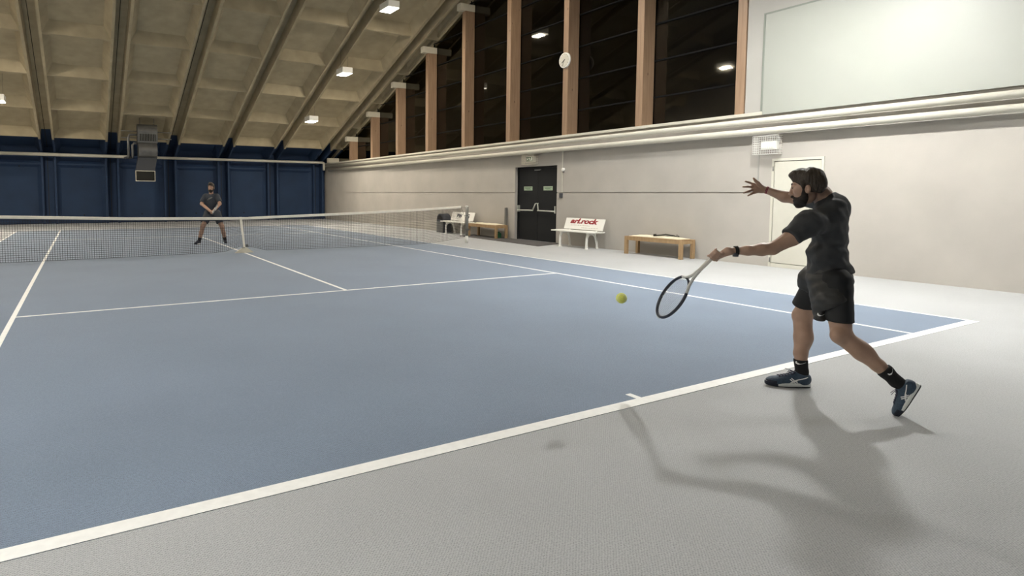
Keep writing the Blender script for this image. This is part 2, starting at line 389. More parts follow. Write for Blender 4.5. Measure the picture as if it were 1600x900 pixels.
# ---------------------------------------------------------------- lamps
def make_lamp():
    e = empty('hanging_lamp', (0, 0, 0), 0)
    h = MB(); h.bbox((-.21, -.34, .03), (.21, .34, .25), .012); h.build('lamp_housing', M['white'], e)
    MB().box((-.125, -.20, .000), (.125, .20, .012)).build('diffuser', M['lamp'], e)
    MB().box((-.195, -.325, .012), (.195, .325, .03)).build('reflector', M['lamp_glow'], e)
    for sx in (-.15, .15):
        MB().tube([(sx, 0, .25), (sx, 0, 1.2)], .004, 5).build('suspension_wire', M['dgrey'], e)
    return e
lamps = []
for side, X in (('right', 5.8), ('left', -5.85)):
    for y in (2.5, -1.5, 6.8, 11.2, 15.75, 19.75, 23.7): lamps.append((side, X, y, zr(y)-.58))
proto = None
for side, X, y, z in lamps:
    if proto is None: proto = make_lamp(); o = proto
    else: o = copy_tree(proto)
    o.location = (X, y, z)
    if side == 'right':
        n = {23.7: 'lowest one, nearest the blue end wall', 19.75: 'middle one of three', 15.75: 'nearest and highest of three'}.get(y, 'beyond the photo top')
        o['label'] = 'white box lamp above the right sideline, ' + n
    else: o['label'] = 'white box lamp above the left sideline, ' + ('cut by the photo left edge' if abs(y-23.7) < .1 else 'outside the photo')
    o['category'] = 'lamp'; o['group'] = 'hall lamps over the %s sideline' % side
for o in [x for x in col.objects if x.name.startswith('hanging_lamp')]:
    for ch in o.children:
        if ch.name.startswith('diffuser'):
            y = o.location.y
            key = 'lamp_left' if (o.location.x < 0 and y < 9) else 'lamp_low' if y < 0 else 'lamp_near' if (o is proto) else ('lamp_warm' if y > 9 else 'lamp')
            ch.material_slots[0].link = 'OBJECT'; ch.material_slots[0].material = M[key]

# ---------------------------------------------------------------- net
NY = 11.885
tz = [(-6.4, 1.02), (-4.8, .963), (-2.5, .888), (0, .852), (2.79, .934), (4.7, 1.005), (6.19, 1.078)]
bz = [(-6.4, .05), (-4.8, .015), (-2.5, .02), (-.5, .035), (-.12, .16), (.12, .16), (.5, .045), (2, .03), (4.9, .03), (5.6, .085), (6.30, .165)]
def ip(tab, x):
    return float(np.interp(x, [a for a, _ in tab], [b for _, b in tab]))
net = empty('tennis_net', (0, NY, 0), 0, 'black tennis net with white top band stretched across the blue court', 'net')
XR = lambda z: 6.19 + (1.078-z)*.14        # slanting free end of the net
mb = MB(); rc = .0030
def cord(b, p, q, r):
    p = Vector(p); q = Vector(q); d = (q-p).normalized(); a = Vector((0, 1, 0)); c = d.cross(a).normalized()*r; a = a*r
    b.add([p+c, p+a, p-c, p-a, q+c, q+a, q-c, q-a], [(0,1,5,4), (1,2,6,5), (2,3,7,6), (3,0,4,7)])
GAP = .045
nx = int((6.19+6.4)/GAP)
xsn = [-6.4+GAP*i for i in range(nx+1)]
for x in xsn: cord(mb, (x, 0, ip(bz, x)), (x, 0, ip(tz, x)), rc)
NR = 21
for j in range(NR+1):
    f = j/NR; xx = xsn[::7]+[6.19+.12*(1-f)]
    pts = [(x, 0, ip(bz, x)*(1-f)+ip(tz, min(x, 6.19))*f) for x in xx]
    for a, b_ in zip(pts[:-1], pts[1:]): cord(mb, a, b_, rc if j else .004)
for j in range(15, 22):                       # doubled mesh under the band
    f = (j-.5)/NR; pts = [(x, 0, ip(bz, x)*(1-f)+ip(tz, min(x, 6.19))*f) for x in xsn[::7]+[6.2]]
    for a, b_ in zip(pts[:-1], pts[1:]): cord(mb, a, b_, rc*.9)
mb.build('netting', M['cord'], net)
band = MB(); pts = [x for x in np.linspace(-6.4, 6.19, 40)]
vsb = []
for x in pts:
    z = ip(tz, x)
    for (dy, dz) in ((-.008, -.058), (-.011, -.004), (0, .004), (.011, -.004), (.008, -.058)): vsb.append((x, dy, z+dz))
fsb = []
for i in range(len(pts)-1):
    for k in range(5): fsb.append((i*5+k, i*5+(k+1) % 5, (i+1)*5+(k+1) % 5, (i+1)*5+k))
fsb += [tuple(range(5)), tuple((len(pts)-1)*5+k for k in range(5))]
band.add(vsb, fsb); band.build('top_band', M['tape'], net)
MB().tube([(6.19, 0, 1.07), (6.335, 0, .74), (6.31, 0, .17)], .005, 6).tube([(6.18, 0, 1.05), (6.345, 0, 1.03)], .004, 6).build('side_cord', M['dgrey'], net)
st = MB(); st.add([(-.028-.08, -.012, .862), (.028-.08, -.012, .862), (.028-.08, .012, .862), (-.028-.08, .012, .862), (-.022, -.012, .14), (.022, -.012, .14), (.022, .012, .14), (-.022, .012, .14)],
    [(0,1,2,3), (4,7,6,5), (0,4,5,1), (1,5,6,2), (2,6,7,3), (3,7,4,0)])
st.build('centre_strap', M['tape'], net)
MB().box((-.075, -.06, .12), (-.0, -.045, .135)).box((.02, -.03, .14), (.09, -.02, .2)).build('strap_buckle', M['galv'], net)
an = MB(); an.prism([(-.22, .0045), (.22, .0045), (.05, .13), (-.02, .14)], 1, -.035, .035); an.build('strap_anchor', M['cap'], net)
# post
po = empty('net_post', (6.40, NY, 0), 0, 'dark round net post with white foot and white cap', 'post')
MB().tube([(0, 0, 0), (0, 0, .21)], .042, 20).build('post_foot', M['white'], po, True)
MB().tube([(0, 0, .21), (0, 0, 1.05)], .046, 20).build('post_tube', M['steel'], po, True)
MB().tube([(0, 0, 1.05), (0, 0, 1.08), (0, 0, 1.09)], [.046, .046, .03], 20).build('post_cap', M['white'], po, True)
MB().bbox((-.058, -.055, .36), (.058, .0, .42), .01).tube([(-.02, -.04, .39), (.03, -.12, .40)], .009, 8).build('winder_handle', M['galv'], po)
MB().tube([(0, 0, .79), (0, 0, .815)], .05, 20).tube([(-.05, 0, .80), (-.09, 0, .80)], .006, 8).build('clamp_ring', M['galv'], po)
po2 = empty('net_post', (-6.45, NY, 0), 0, 'far left net post standing out of view past the left edge', 'post')
MB().tube([(0, 0, 0), (0, 0, 1.05)], .046, 20).build('post_tube', M['steel'], po2, True)

# ---------------------------------------------------------------- benches
def white_bench(loc, label, letters):
    """bench back towards +x, seat towards -x, length along y (width 1.6)"""
    e = empty('white_bench', loc, 0, label, 'bench', None)
    L = 1.58
    for k, (xa, xb) in enumerate(((-.02, .085), (.10, .20), (.215, .315), (.33, .42))):
        z = .425 + (0 if k else -.004)
        MB().bbox((xa, -L/2, z), (xb, L/2, z+.032), .008).build('seat_slat', M['white'], e)
    for sy in (-.50, .50):
        f = MB()
        # front leg: curved, with foot; arch to the rear leg
        fl = [(.06, .012), (.055, .15), (.065, .28), (.10, .36), (.12, .42)]
        rl = [(.43, .012), (.42, .12), (.385, .25), (.35, .35), (.34, .42)]
        f.tube([(x, sy, z) for x, z in fl], [.038, .030, .033, .040, .044], 10)
        f.tube([(x, sy, z) for x, z in rl], [.036, .029, .030, .036, .040], 10)
        arch = [(.075, .25), (.11, .33), (.18, .37), (.24, .375), (.31, .35), (.36, .27)]
        f.tube([(x, sy, z) for x, z in arch], .014, 8)
        f.tube([(.05, sy, .405), (.44, sy, .405)], .020, 8)
        for x in (.06, .43): f.tube([(x, sy, .0), (x, sy, .018), (x, sy, .045)], [.052, .045, .026], 12)
        for x in (.15, .20, .26): f.tube([(x, sy, .36), (x, sy, .40)], .008, 6)
        f.build('cast_leg_frame', M['white'], e, 'auto')
        s2 = MB(); s2.tube([(.36, sy, .40), (.41, sy, .47), (.455, sy, .60), (.50, sy, .76)], [.022, .022, .018, .014], 8)
        s2.build('back_support', M['white'], e, True)
    # slanting back board
    a = math.atan2(.10, .30)
    Mx = Matrix.Translation((.40, 0, .475)) @ Matrix.Rotation(a, 4, 'Y')
    bb = MB(); bb.bbox((-.012, -.72, 0), (.010, .72, .315), .004)
    bb.v = [tuple(Mx @ Vector(v)) for v in bb.v]
    bd = bb.build('back_board', M['white'], e)
    # lettering on its -x face: text x axis -> -y, text y axis -> board up
    def face(y, z): return Mx @ Matrix(((0, 0, -1, -.014), (-1, 0, 0, y), (0, 1, 0, z), (0, 0, 0, 1)))
    letters(bd, face, Mx)
    return e
def l1(bd, face, Mx):
    text_mesh('arl.rock', .19, face(.52, .17) @ Matrix.Diagonal((1.62, 1, 1, 1)), M['red'], 'lettering', bd, .0012, .28, .0085, label='slanted dark red lettering')
    for z, y0_, y1_ in ((.105, .48, -.22), (.045, .05, -.50)):
        s_ = MB(); y = y0_
        while y > y1_:
            wv = random.uniform(.03, .09)
            s_.box((-.0142, y-wv, z), (-.0125, y, z+.012)); y -= wv+.018
        s_.v = [tuple(Mx @ Vector(v)) for v in s_.v]
        s_.build('small_print', M['greytext'], bd)
def l2(bd, face, Mx):
    text_mesh('BW', .20, face(.36, .10), M['dgrey'], 'lettering', bd, .0012, 0, .012, label='dark grey lettering')
    text_mesh('G', .20, face(-.30, .10), M['dgrey'], 'lettering', bd, .0012, 0, .01, label='dark grey lettering')
white_bench((8.0, 9.25, 0), 'white slatted bench with arl.rock lettering on its back board beside the black door', l1)
white_bench((8.0, 15.22, 0), 'white slatted bench behind the net end, seen partly through the mesh', l2)
def oak_bench(loc, L, label):
    e = empty('wooden_bench', loc, 0, label, 'bench')
    for x in (0, .40):
        for y in (-L/2, L/2-.075):
            MB().bbox((x, y, 0), (x+.075, y+.075, .43), .005).build('leg', M['bench_wood'], e)
    MB().bbox((.015, -L/2+.075, .335), (.045, L/2-.075, .405), .004).bbox((.43, -L/2+.075, .335), (.46, L/2-.075, .405), .004).bbox((.075, -L/2+.02, .335), (.40, -L/2+.05, .405), .004).bbox((.075, L/2-.05, .335), (.40, L/2-.02, .405), .004).build('apron', M['bench_wood'], e)
    MB().bbox((.01, -L/2+.076, .405), (.465, L/2-.076, .432), .004).build('seat_board', M['bench_wood'], e)
    return e
def cushion(name, loc, L, label, cat):
    b = MB(); n = 14; vs_ = []
    for i in range(n+1):
        for j in range(7):
            u = i/n; v = j/6
            edge = min(u, 1-u)*n*.5; edge = min(edge, 1)
            ev = min(v, 1-v)*6*.6; ev = min(ev, 1)
            z = .012 + .026*min(edge, ev) + .006*math.sin(u*23+v*4)*min(edge, ev)
            vs_.append((v*.40, (u-.5)*L, z))
    m0 = len(vs_)
    fs = [(i*7+j, i*7+j+1, (i+1)*7+j+1, (i+1)*7+j) for i in range(n) for j in range(6)]
    vs2 = [(x, y, 0) for x, y, z in vs_]
    fs += [(m0+i*7+j, m0+(i+1)*7+j, m0+(i+1)*7+j+1, m0+i*7+j+1) for i in range(n) for j in range(6)]
    rim = [j for j in range(7)]+[i*7+6 for i in range(1, n+1)]+[n*7+j for j in range(5, -1, -1)]+[i*7 for i in range(n-1, 0, -1)]
    for a, c in zip(rim, rim[1:]+rim[:1]): fs.append((a, c, m0+c, m0+a))
    b.add(vs_+vs2, fs)
    o = b.build(name, M['cushion'], None, True, loc, label=label, cat=cat)
    return o
oak_bench((8.06, 6.70, 0), 1.60, 'oak bench with square legs and cream pad, nearest bench to the player in black')
cushion('seat_cushion', (8.10, 6.70, .433), 1.38, 'long cream pad with dark webbing straps, on the oak bench nearest the camera', 'cushion')
sp = MB()
pts = [(.05, .12, .045), (.10, .02, .055), (.14, -.06, .075), (.18, -.16, .06), (.22, -.24, .05)]
sp.tube([(x, y, z) for x, y, z in pts], .026, 8, flat=.6)
sp.tube([(.05, .12, .046), (.02, .16, .05), (.05, .20, .047), (.10, .16, .047)], .026, 8, flat=.35)
sp.tube([(.16, -.26, .05), (.12, -.34, .048), (.14, -.42, .046)], .026, 8, flat=.35)
sp.tube([(.20, -.28, .048), (.22, -.30, .08), (.24, -.33, .05)], .016, 8, flat=.35)
sp.build('webbing_strap', M['strap'], None, True, (8.10, 6.52, .445), label='crumpled dark webbing strap lying on the cream pad of the nearer oak bench', cat='strap')
oak_bench((8.06, 13.52, 0), 1.62, 'oak bench with cream pad just left of the black door')
cushion('seat_cushion', (8.10, 13.52, .433), 1.38, 'long cream pad on the oak bench left of the black door', 'cushion')
sg = MB().bbox((0, 0, 0), (.20, .14, .17), .03).bbox((.05, .03, .17), (.15, .11, .21), .015)
sg.build('small_bag', M['green'], None, False, (8.25, 12.92, 0), label='small dark green bag under the oak bench left of the black door', cat='bag')
# bin with arched top
bn = empty('waste_bin', (8.14, 16.32, 0), 0, 'dark grey waste bin with arched hood behind the lettered white bench by the net', 'bin')
arch = [(-.24, 0), (.24, 0), (.24, .46)]+[(.24*math.cos(a), .46+.24*math.sin(a)) for a in np.linspace(0.1, PI-.1, 14)]+[(-.24, .46)]
MB().prism(arch, 0, .03, .36).build('bin_body', M['dgrey'], bn)
arch2 = [(.17*math.cos(a)-.0, .48+.17*math.sin(a)) for a in np.linspace(0, PI, 14)]
MB().prism(arch2, 0, .018, .029).build('bin_opening', M['vblack'], bn)
MB().prism([(-.22, .02), (.22, .02), (.22, .40), (-.22, .40)], 0, .012, .029).build('bin_front', M['steel'], bn)
# mat
MB().add([(8.59, 10.35, .0), (7.50, 10.0, 0), (7.75, 14.35, 0), (8.59, 14.7, 0), (8.59, 10.35, .012), (7.50, 10.0, .012), (7.75, 14.35, .012), (8.59, 14.7, .012)],
    [(0,1,2,3), (4,7,6,5), (0,4,5,1), (1,5,6,2), (2,6,7,3), (3,7,4,0)]).build('floor_mat', M['darkmat'], None, label='long dark grey entrance mat in front of the black double door', cat='mat')
MB().bbox((0, 0, 0), (.05, .09, .98), .008).build('door_stop_post', M['steel'], None, False, (8.53, 12.80, .012), label='thin grey upright post against the wall left of the black door', cat='post')

# ---------------------------------------------------------------- doors
d = MB(); xd = XW+.12
door = MB().box((XW+.10, D0, 0), (XW+.30, D0+.05, DH)).box((XW+.10, D1-.05, 0), (XW+.30, D1, DH)).box((XW+.10, D0+.05, DH-.05), (XW+.30, D1-.05, DH)).build('door_1', M['black'], kind='structure')
ym = (D0+D1)/2
for ya, yb in ((D0+.052, ym-.004), (ym+.004, D1-.052)):
    leaf = MB().bbox((xd, ya, .01), (xd+.05, yb, DH-.055), .004).build('door_leaf', M['black'], door)
    yc = (ya+yb)/2
    pl_ = MB().bbox((xd-.008, yc-.20, 1.545), (xd, yc+.20, 1.665), .002).build('door_plate', M['greenplate'], leaf, label='pale green push sign')
    tx = MB().box((xd-.0095, yc-.16, 1.625), (xd-.008, yc+.16, 1.638)).box((xd-.0095, yc-.11, 1.595), (xd-.008, yc+.14, 1.606)).box((xd-.0095, yc-.15, 1.568), (xd-.008, yc+.08, 1.577)).build('plate_print', M['green'], pl_)
hb = MB()
hb.tube([(xd-.09, D0+.09, .925), (xd-.09, ym-.10, .935)], .022, 10).tube([(xd-.09, ym+.12, .935), (xd-.09, D1-.09, .925)], .022, 10)
hb.build('push_bar', M['chrome'], door, True)
for s_, yb in ((-1, ym-.10), (1, ym+.10)):
    h_ = MB(); h_.tube([(xd-.01, yb-s_*.07, 1.15), (xd-.05, yb-s_*.05, 1.14), (xd-.09, yb+s_*.03, .94)], [.018, .022, .02], 8)
    h_.build('latch_arm', M['chrome'], door, True)
for yb in (D1-.10, D0+.10):
    MB().bbox((xd-.10, yb-.02, .87), (xd, yb+.02, 1.08), .006).build('bar_bracket', M['chrome'], door)
MB().bbox((xd-.05, ym-.13, DH-.13), (xd, ym+.13, DH-.085), .006).build('door_closer', M['steel'], door)
# white service door, flush in the wall
wd = MB().box((XW-.02, W0-.0, .0), (XW+.06, W0+.045, WH)).box((XW-.02, W1-.045, .0), (XW+.06, W1, WH)).box((XW-.02, W0+.045, WH-.05), (XW+.06, W1-.045, WH)).box((XW-.012, W0+.045, 0), (XW+.06, W1-.045, .075)).build('door_2', M['offwhite'], kind='structure')
MB().bbox((XW-.008, W0+.055, .085), (XW+.04, W1-.055, WH-.062), .003).build('door_leaf', M['offwhite'], wd)
for z in (.14, 1.95):
    MB().tube([(XW-.022, W1-.03, z-.045), (XW-.022, W1-.03, z+.045)], .014, 8).build('hinge', M['steel'], wd, True)
MB().tube([(XW-.008, W0+.13, 1.02), (XW-.055, W0+.13, 1.02), (XW-.06, W0+.24, 1.02)], .010, 8).build('door_handle', M['chrome'], wd, True)

# ---------------------------------------------------------------- caged boxes on the wall
def cage(parent, y0, y1, z0, z1, dx, nv, nh, r, m):
    c = MB(); x = XW-dx
    for k in range(nv+1):
        y = y0+(y1-y0)*k/nv; c.tube([(XW, y, z1), (x, y, z1), (x, y, z0), (XW, y, z0)], r, 5)
    for k in range(nh+1):
        z = z0+(z1-z0)*k/nh; c.tube([(XW, y0, z), (x, y0, z), (x, y1, z), (XW, y1, z)], r, 5)
    for k in range(1, 4):
        xx = XW-dx*k/4; c.tube([(xx, y0, z0), (xx, y1, z0)], r, 5).tube([(xx, y0, z1), (xx, y1, z1)], r, 5).tube([(xx, y0, z0), (xx, y0, z1)], r, 5).tube([(xx, y1, z0), (xx, y1, z1)], r, 5)
    return c.build('wire_cage', m, parent)
e = empty('emergency_light', (0, 0, 0), 0, 'white emergency light in a white wire cage above the white door', 'light')
MB().bbox((XW-.09, 4.16, 2.33), (XW, 4.48, 2.50), .012).build('light_body', M['white'], e)
MB().bbox((XW-.12, 4.18, 2.35), (XW-.09, 4.46, 2.47), .012).build('light_cover', M['sign_lit'], e)
cage(e, 4.10, 4.58, 2.24, 2.60, .20, 11, 8, .0035, M['white'])
e = empty('exit_sign', (0, 0, 0), 0, 'small lit exit sign in a pale wire cage above the black double door', 'sign')
MB().bbox((XW-.08, 11.46, 2.40), (XW, 11.86, 2.58), .008).build('sign_box', M['offwhite'], e)
sf = MB().box((XW-.086, 11.50, 2.425), (XW-.08, 11.82, 2.555)).build('sign_face', M['green'], e)
pk = MB()
pk.prism([(11.60, 2.44), (11.63, 2.50), (11.66, 2.49), (11.64, 2.44)], 0, XW-.0885, XW-.086)
pk.prism([(11.63, 2.49), (11.66, 2.53), (11.69, 2.51), (11.66, 2.48)], 0, XW-.0885, XW-.086)
pk.prism([(11.745, 2.49), (11.785, 2.455), (11.785, 2.525)], 0, XW-.0885, XW-.086)
pk.box((XW-.0885, 11.70, 2.482), (XW-.086, 11.745, 2.498)).box((XW-.0885, 11.53, 2.44), (XW-.086, 11.58, 2.54))
pk.build('sign_symbol', M['sign_lit'], sf)
cage(e, 11.36, 11.96, 2.335, 2.62, .16, 9, 5, .005, M['cap'])
e = empty('cable_duct', (0, 0, 0), 0, 'thin white cable duct down the wall right of the black door', 'cable')
MB().box((XW-.02, 10.275, 1.49), (XW, 10.30, 2.72)).build('duct', M['offwhite'], e)
e2 = empty('sounder', (0, 0, 0), 0, 'small round white sounder on the wall right of the black door', 'alarm')
MB().tube([(XW, 10.24, 2.13), (XW-.05, 10.24, 2.13), (XW-.07, 10.24, 2.13)], [.05, .05, .03], 16).build('sounder_body', M['white'], e2, 'auto')
MB().tube([(XW-.02, 10.24, 2.085), (XW-.02, 10.24, 2.05)], .03, 10).build('sounder_base', M['steel'], e2, 'auto')
MB().bbox((XW-.06, 10.26, 1.33), (XW, 10.36, 1.46), .008).build('wall_switch', M['dgrey'], None, False, label='small dark switch box on the wall groove right of the black door', cat='switch')
MB().box((XW-.015, 4.55, 1.60), (XW, 4.575, 2.24)).build('cable_duct', M['wall_white'], None, label='thin pale duct below the caged emergency light', cat='cable')

# ---------------------------------------------------------------- clock on the third post
ck = empty('wall_clock', (8.598, 10.26, 5.19), 0, 'round white wall clock on the third wooden post from the white wall', 'clock')
rim_ = MB().tube([(0, 0, 0), (-.035, 0, 0), (-.044, 0, 0), (-.0455, 0, 0)], [.215, .215, .208, .19], 40); rim_.build('clock_case', M['white'], ck, 'auto')
fc = MB().tube([(-.045, 0, 0), (-.047, 0, 0)], .188, 40).build('clock_face', M['offwhite'], ck, 'auto')
for k in range(12):
    a = 2*PI*k/12; dy, dz = math.sin(a), math.cos(a)
    MB().tube([(-.048, dy*.155, dz*.155), (-.048, dy*.178, dz*.178)], .006, 4).build('hour_mark', M['dgrey'], fc)
# seen from -x the right hand side of the dial is -y
def hand(ang, L, r, nm):
    a = R(ang); dy, dz = -math.sin(a), math.cos(a)
    MB().tube([(-.051, -dy*.03, -dz*.03), (-.051, dy*L, dz*L)], r, 4).build(nm, M['vblack'], ck)
hand(236, .115, .010, 'hour_hand'); hand(204, .165, .0045, 'minute_hand')

# ---------------------------------------------------------------- heater on the end wall
h = empty('air_heater', (-.78, 26.36, .079), 0, 'grey ducted air heater hanging at the top of the blue end wall', 'heater')
hs = MB()
prof = [(-.30, 3.72), (-.36, 4.25)]+[(-.36+.36*(1-math.cos(a)), 4.22+.36*math.sin(a)) for a in np.linspace(.15, PI/2, 8)]+[(.30, 4.58), (.30, 3.72)]
hs.prism(prof, 0, -.42, .42); hs.build('fan_housing', M['galv'], h)
h.scale = (.945, .945, .945)
gr = MB().box((-.36, -.345, 3.80), (.36, -.31, 4.16)).build('grille_recess', M['vblack'], h)
gb = MB()
for k in range(11): gb.box((-.35+k*.068, -.375, 3.80), (-.33+k*.068, -.345, 4.16))
gb.build('grille_bars', M['steel'], gr)
cv = MB(); prof = [(.40, 3.70), (-.30, 3.70)]+[(-.30-.14*math.sin(a), 3.70-.62*(a/PI)) for a in np.linspace(0, PI, 9)]+[(-.20, 3.05), (.40, 3.05)]
cv.prism(prof, 0, -.39, .39); cv.build('curved_duct', M['galv'], h, 'auto')
ch = MB(); ch.add([(-.40, -.22, 3.05), (.38, -.22, 3.05), (.38, .40, 3.05), (-.40, .40, 3.05), (-.56, -.60, 2.42), (.24, -.60, 2.42), (.24, .05, 2.30), (-.56, .05, 2.30)],
    [(0,1,2,3), (4,7,6,5), (0,4,5,1), (1,5,6,2), (2,6,7,3), (3,7,4,0)]); ch.build('chute', M['dgrey'], h)
ot = MB()
for a, b_ in (((-.57, -.61, 2.405), (.25, -.57, 2.43)), ((-.57, -.61, 1.95), (.25, -.57, 1.975)), ((-.57, -.61, 1.975), (-.545, -.57, 2.405)), ((.225, -.61, 1.975), (.25, -.57, 2.405))): ot.box(a, b_)
fo = ot.build('outlet_frame', M['cap'], h)
MB().box((-.54, -.58, 1.98), (.22, .0, 2.42)).build('outlet', M['vblack'], fo)
rp = MB()
for dx in (0, .17): rp.tube([(-.80+dx, 2.58, 3.14), (-.80+dx, -.02, 3.06), (-.80+dx, -.1, 3.12), (-.80+dx, -.1, 3.95), (-.74+dx, -.1, 4.06), (-.42, -.1, 4.08)] if dx == 0 else [(-.80+dx, 2.58, 3.14), (-.80+dx, -.02, 3.06), (-.80+dx, -.1, 3.12), (-.80+dx, -.1, 3.60), (-.56, -.1, 3.68), (-.42, -.1, 3.68)], .055, 10)
rp.build('feed_pipe', M['galv'], h, True)
for z, y in ((4.12, .25), (3.82, .3)): MB().tube([(-1.08, y-.3, z+.12), (-.42, y-.3, z+.12)], .022, 8).build('mounting_rod', M['steel'], h, True); MB().tube([(.42, y-.3, z+.12), (1.05, y-.3, z+.12)], .022, 8).build('mounting_rod', M['steel'], h, True)
for sx_ in (-.3, .3): MB().tube([(sx_, .0, 4.50), (sx_, .0, 4.87)], .015, 8).build('mounting_rod', M['steel'], h, True)
for x, z in MBs:
    MB().tube([(x, 29.60, z), (x, 29.66, z)], .03, 8).build('fixing_bolt', M['vblack'], None, True, label='small dark fixing point %s on the blue end wall' % ('low just above the net band' if z < 1 else 'high under the grey pipe'), cat='bolt', group='fixing points on the blue end wall')
# ---------------------------------------------------------------- ball
bl = bpy.data.meshes.new('tennis_ball'); bm = bmesh.new(); bmesh.ops.create_uvsphere(bm, u_segments=28, v_segments=18, radius=.036); bm.to_mesh(bl); bm.free()
bl.materials.append(M['ball']); bl.polygons.foreach_set('use_smooth', [True]*len(bl.polygons))
ball = bpy.data.objects.new('tennis_ball', bl); col.objects.link(ball); ball.location = at(971, 466, 4.15)
tag(ball, 'yellow tennis ball in the air left of the racket', 'ball')
sm = MB(); sm.tube([Vector((math.cos(t)*.75+math.cos(3*t)*.25, math.sin(t)*.75-math.sin(3*t)*.25, .866*math.sin(2*t)))*.0362*.98 for t in np.linspace(0, 2*PI, 60, endpoint=False)], .0014, 5, closed=True)
sm.build('seam', M['white'], ball)

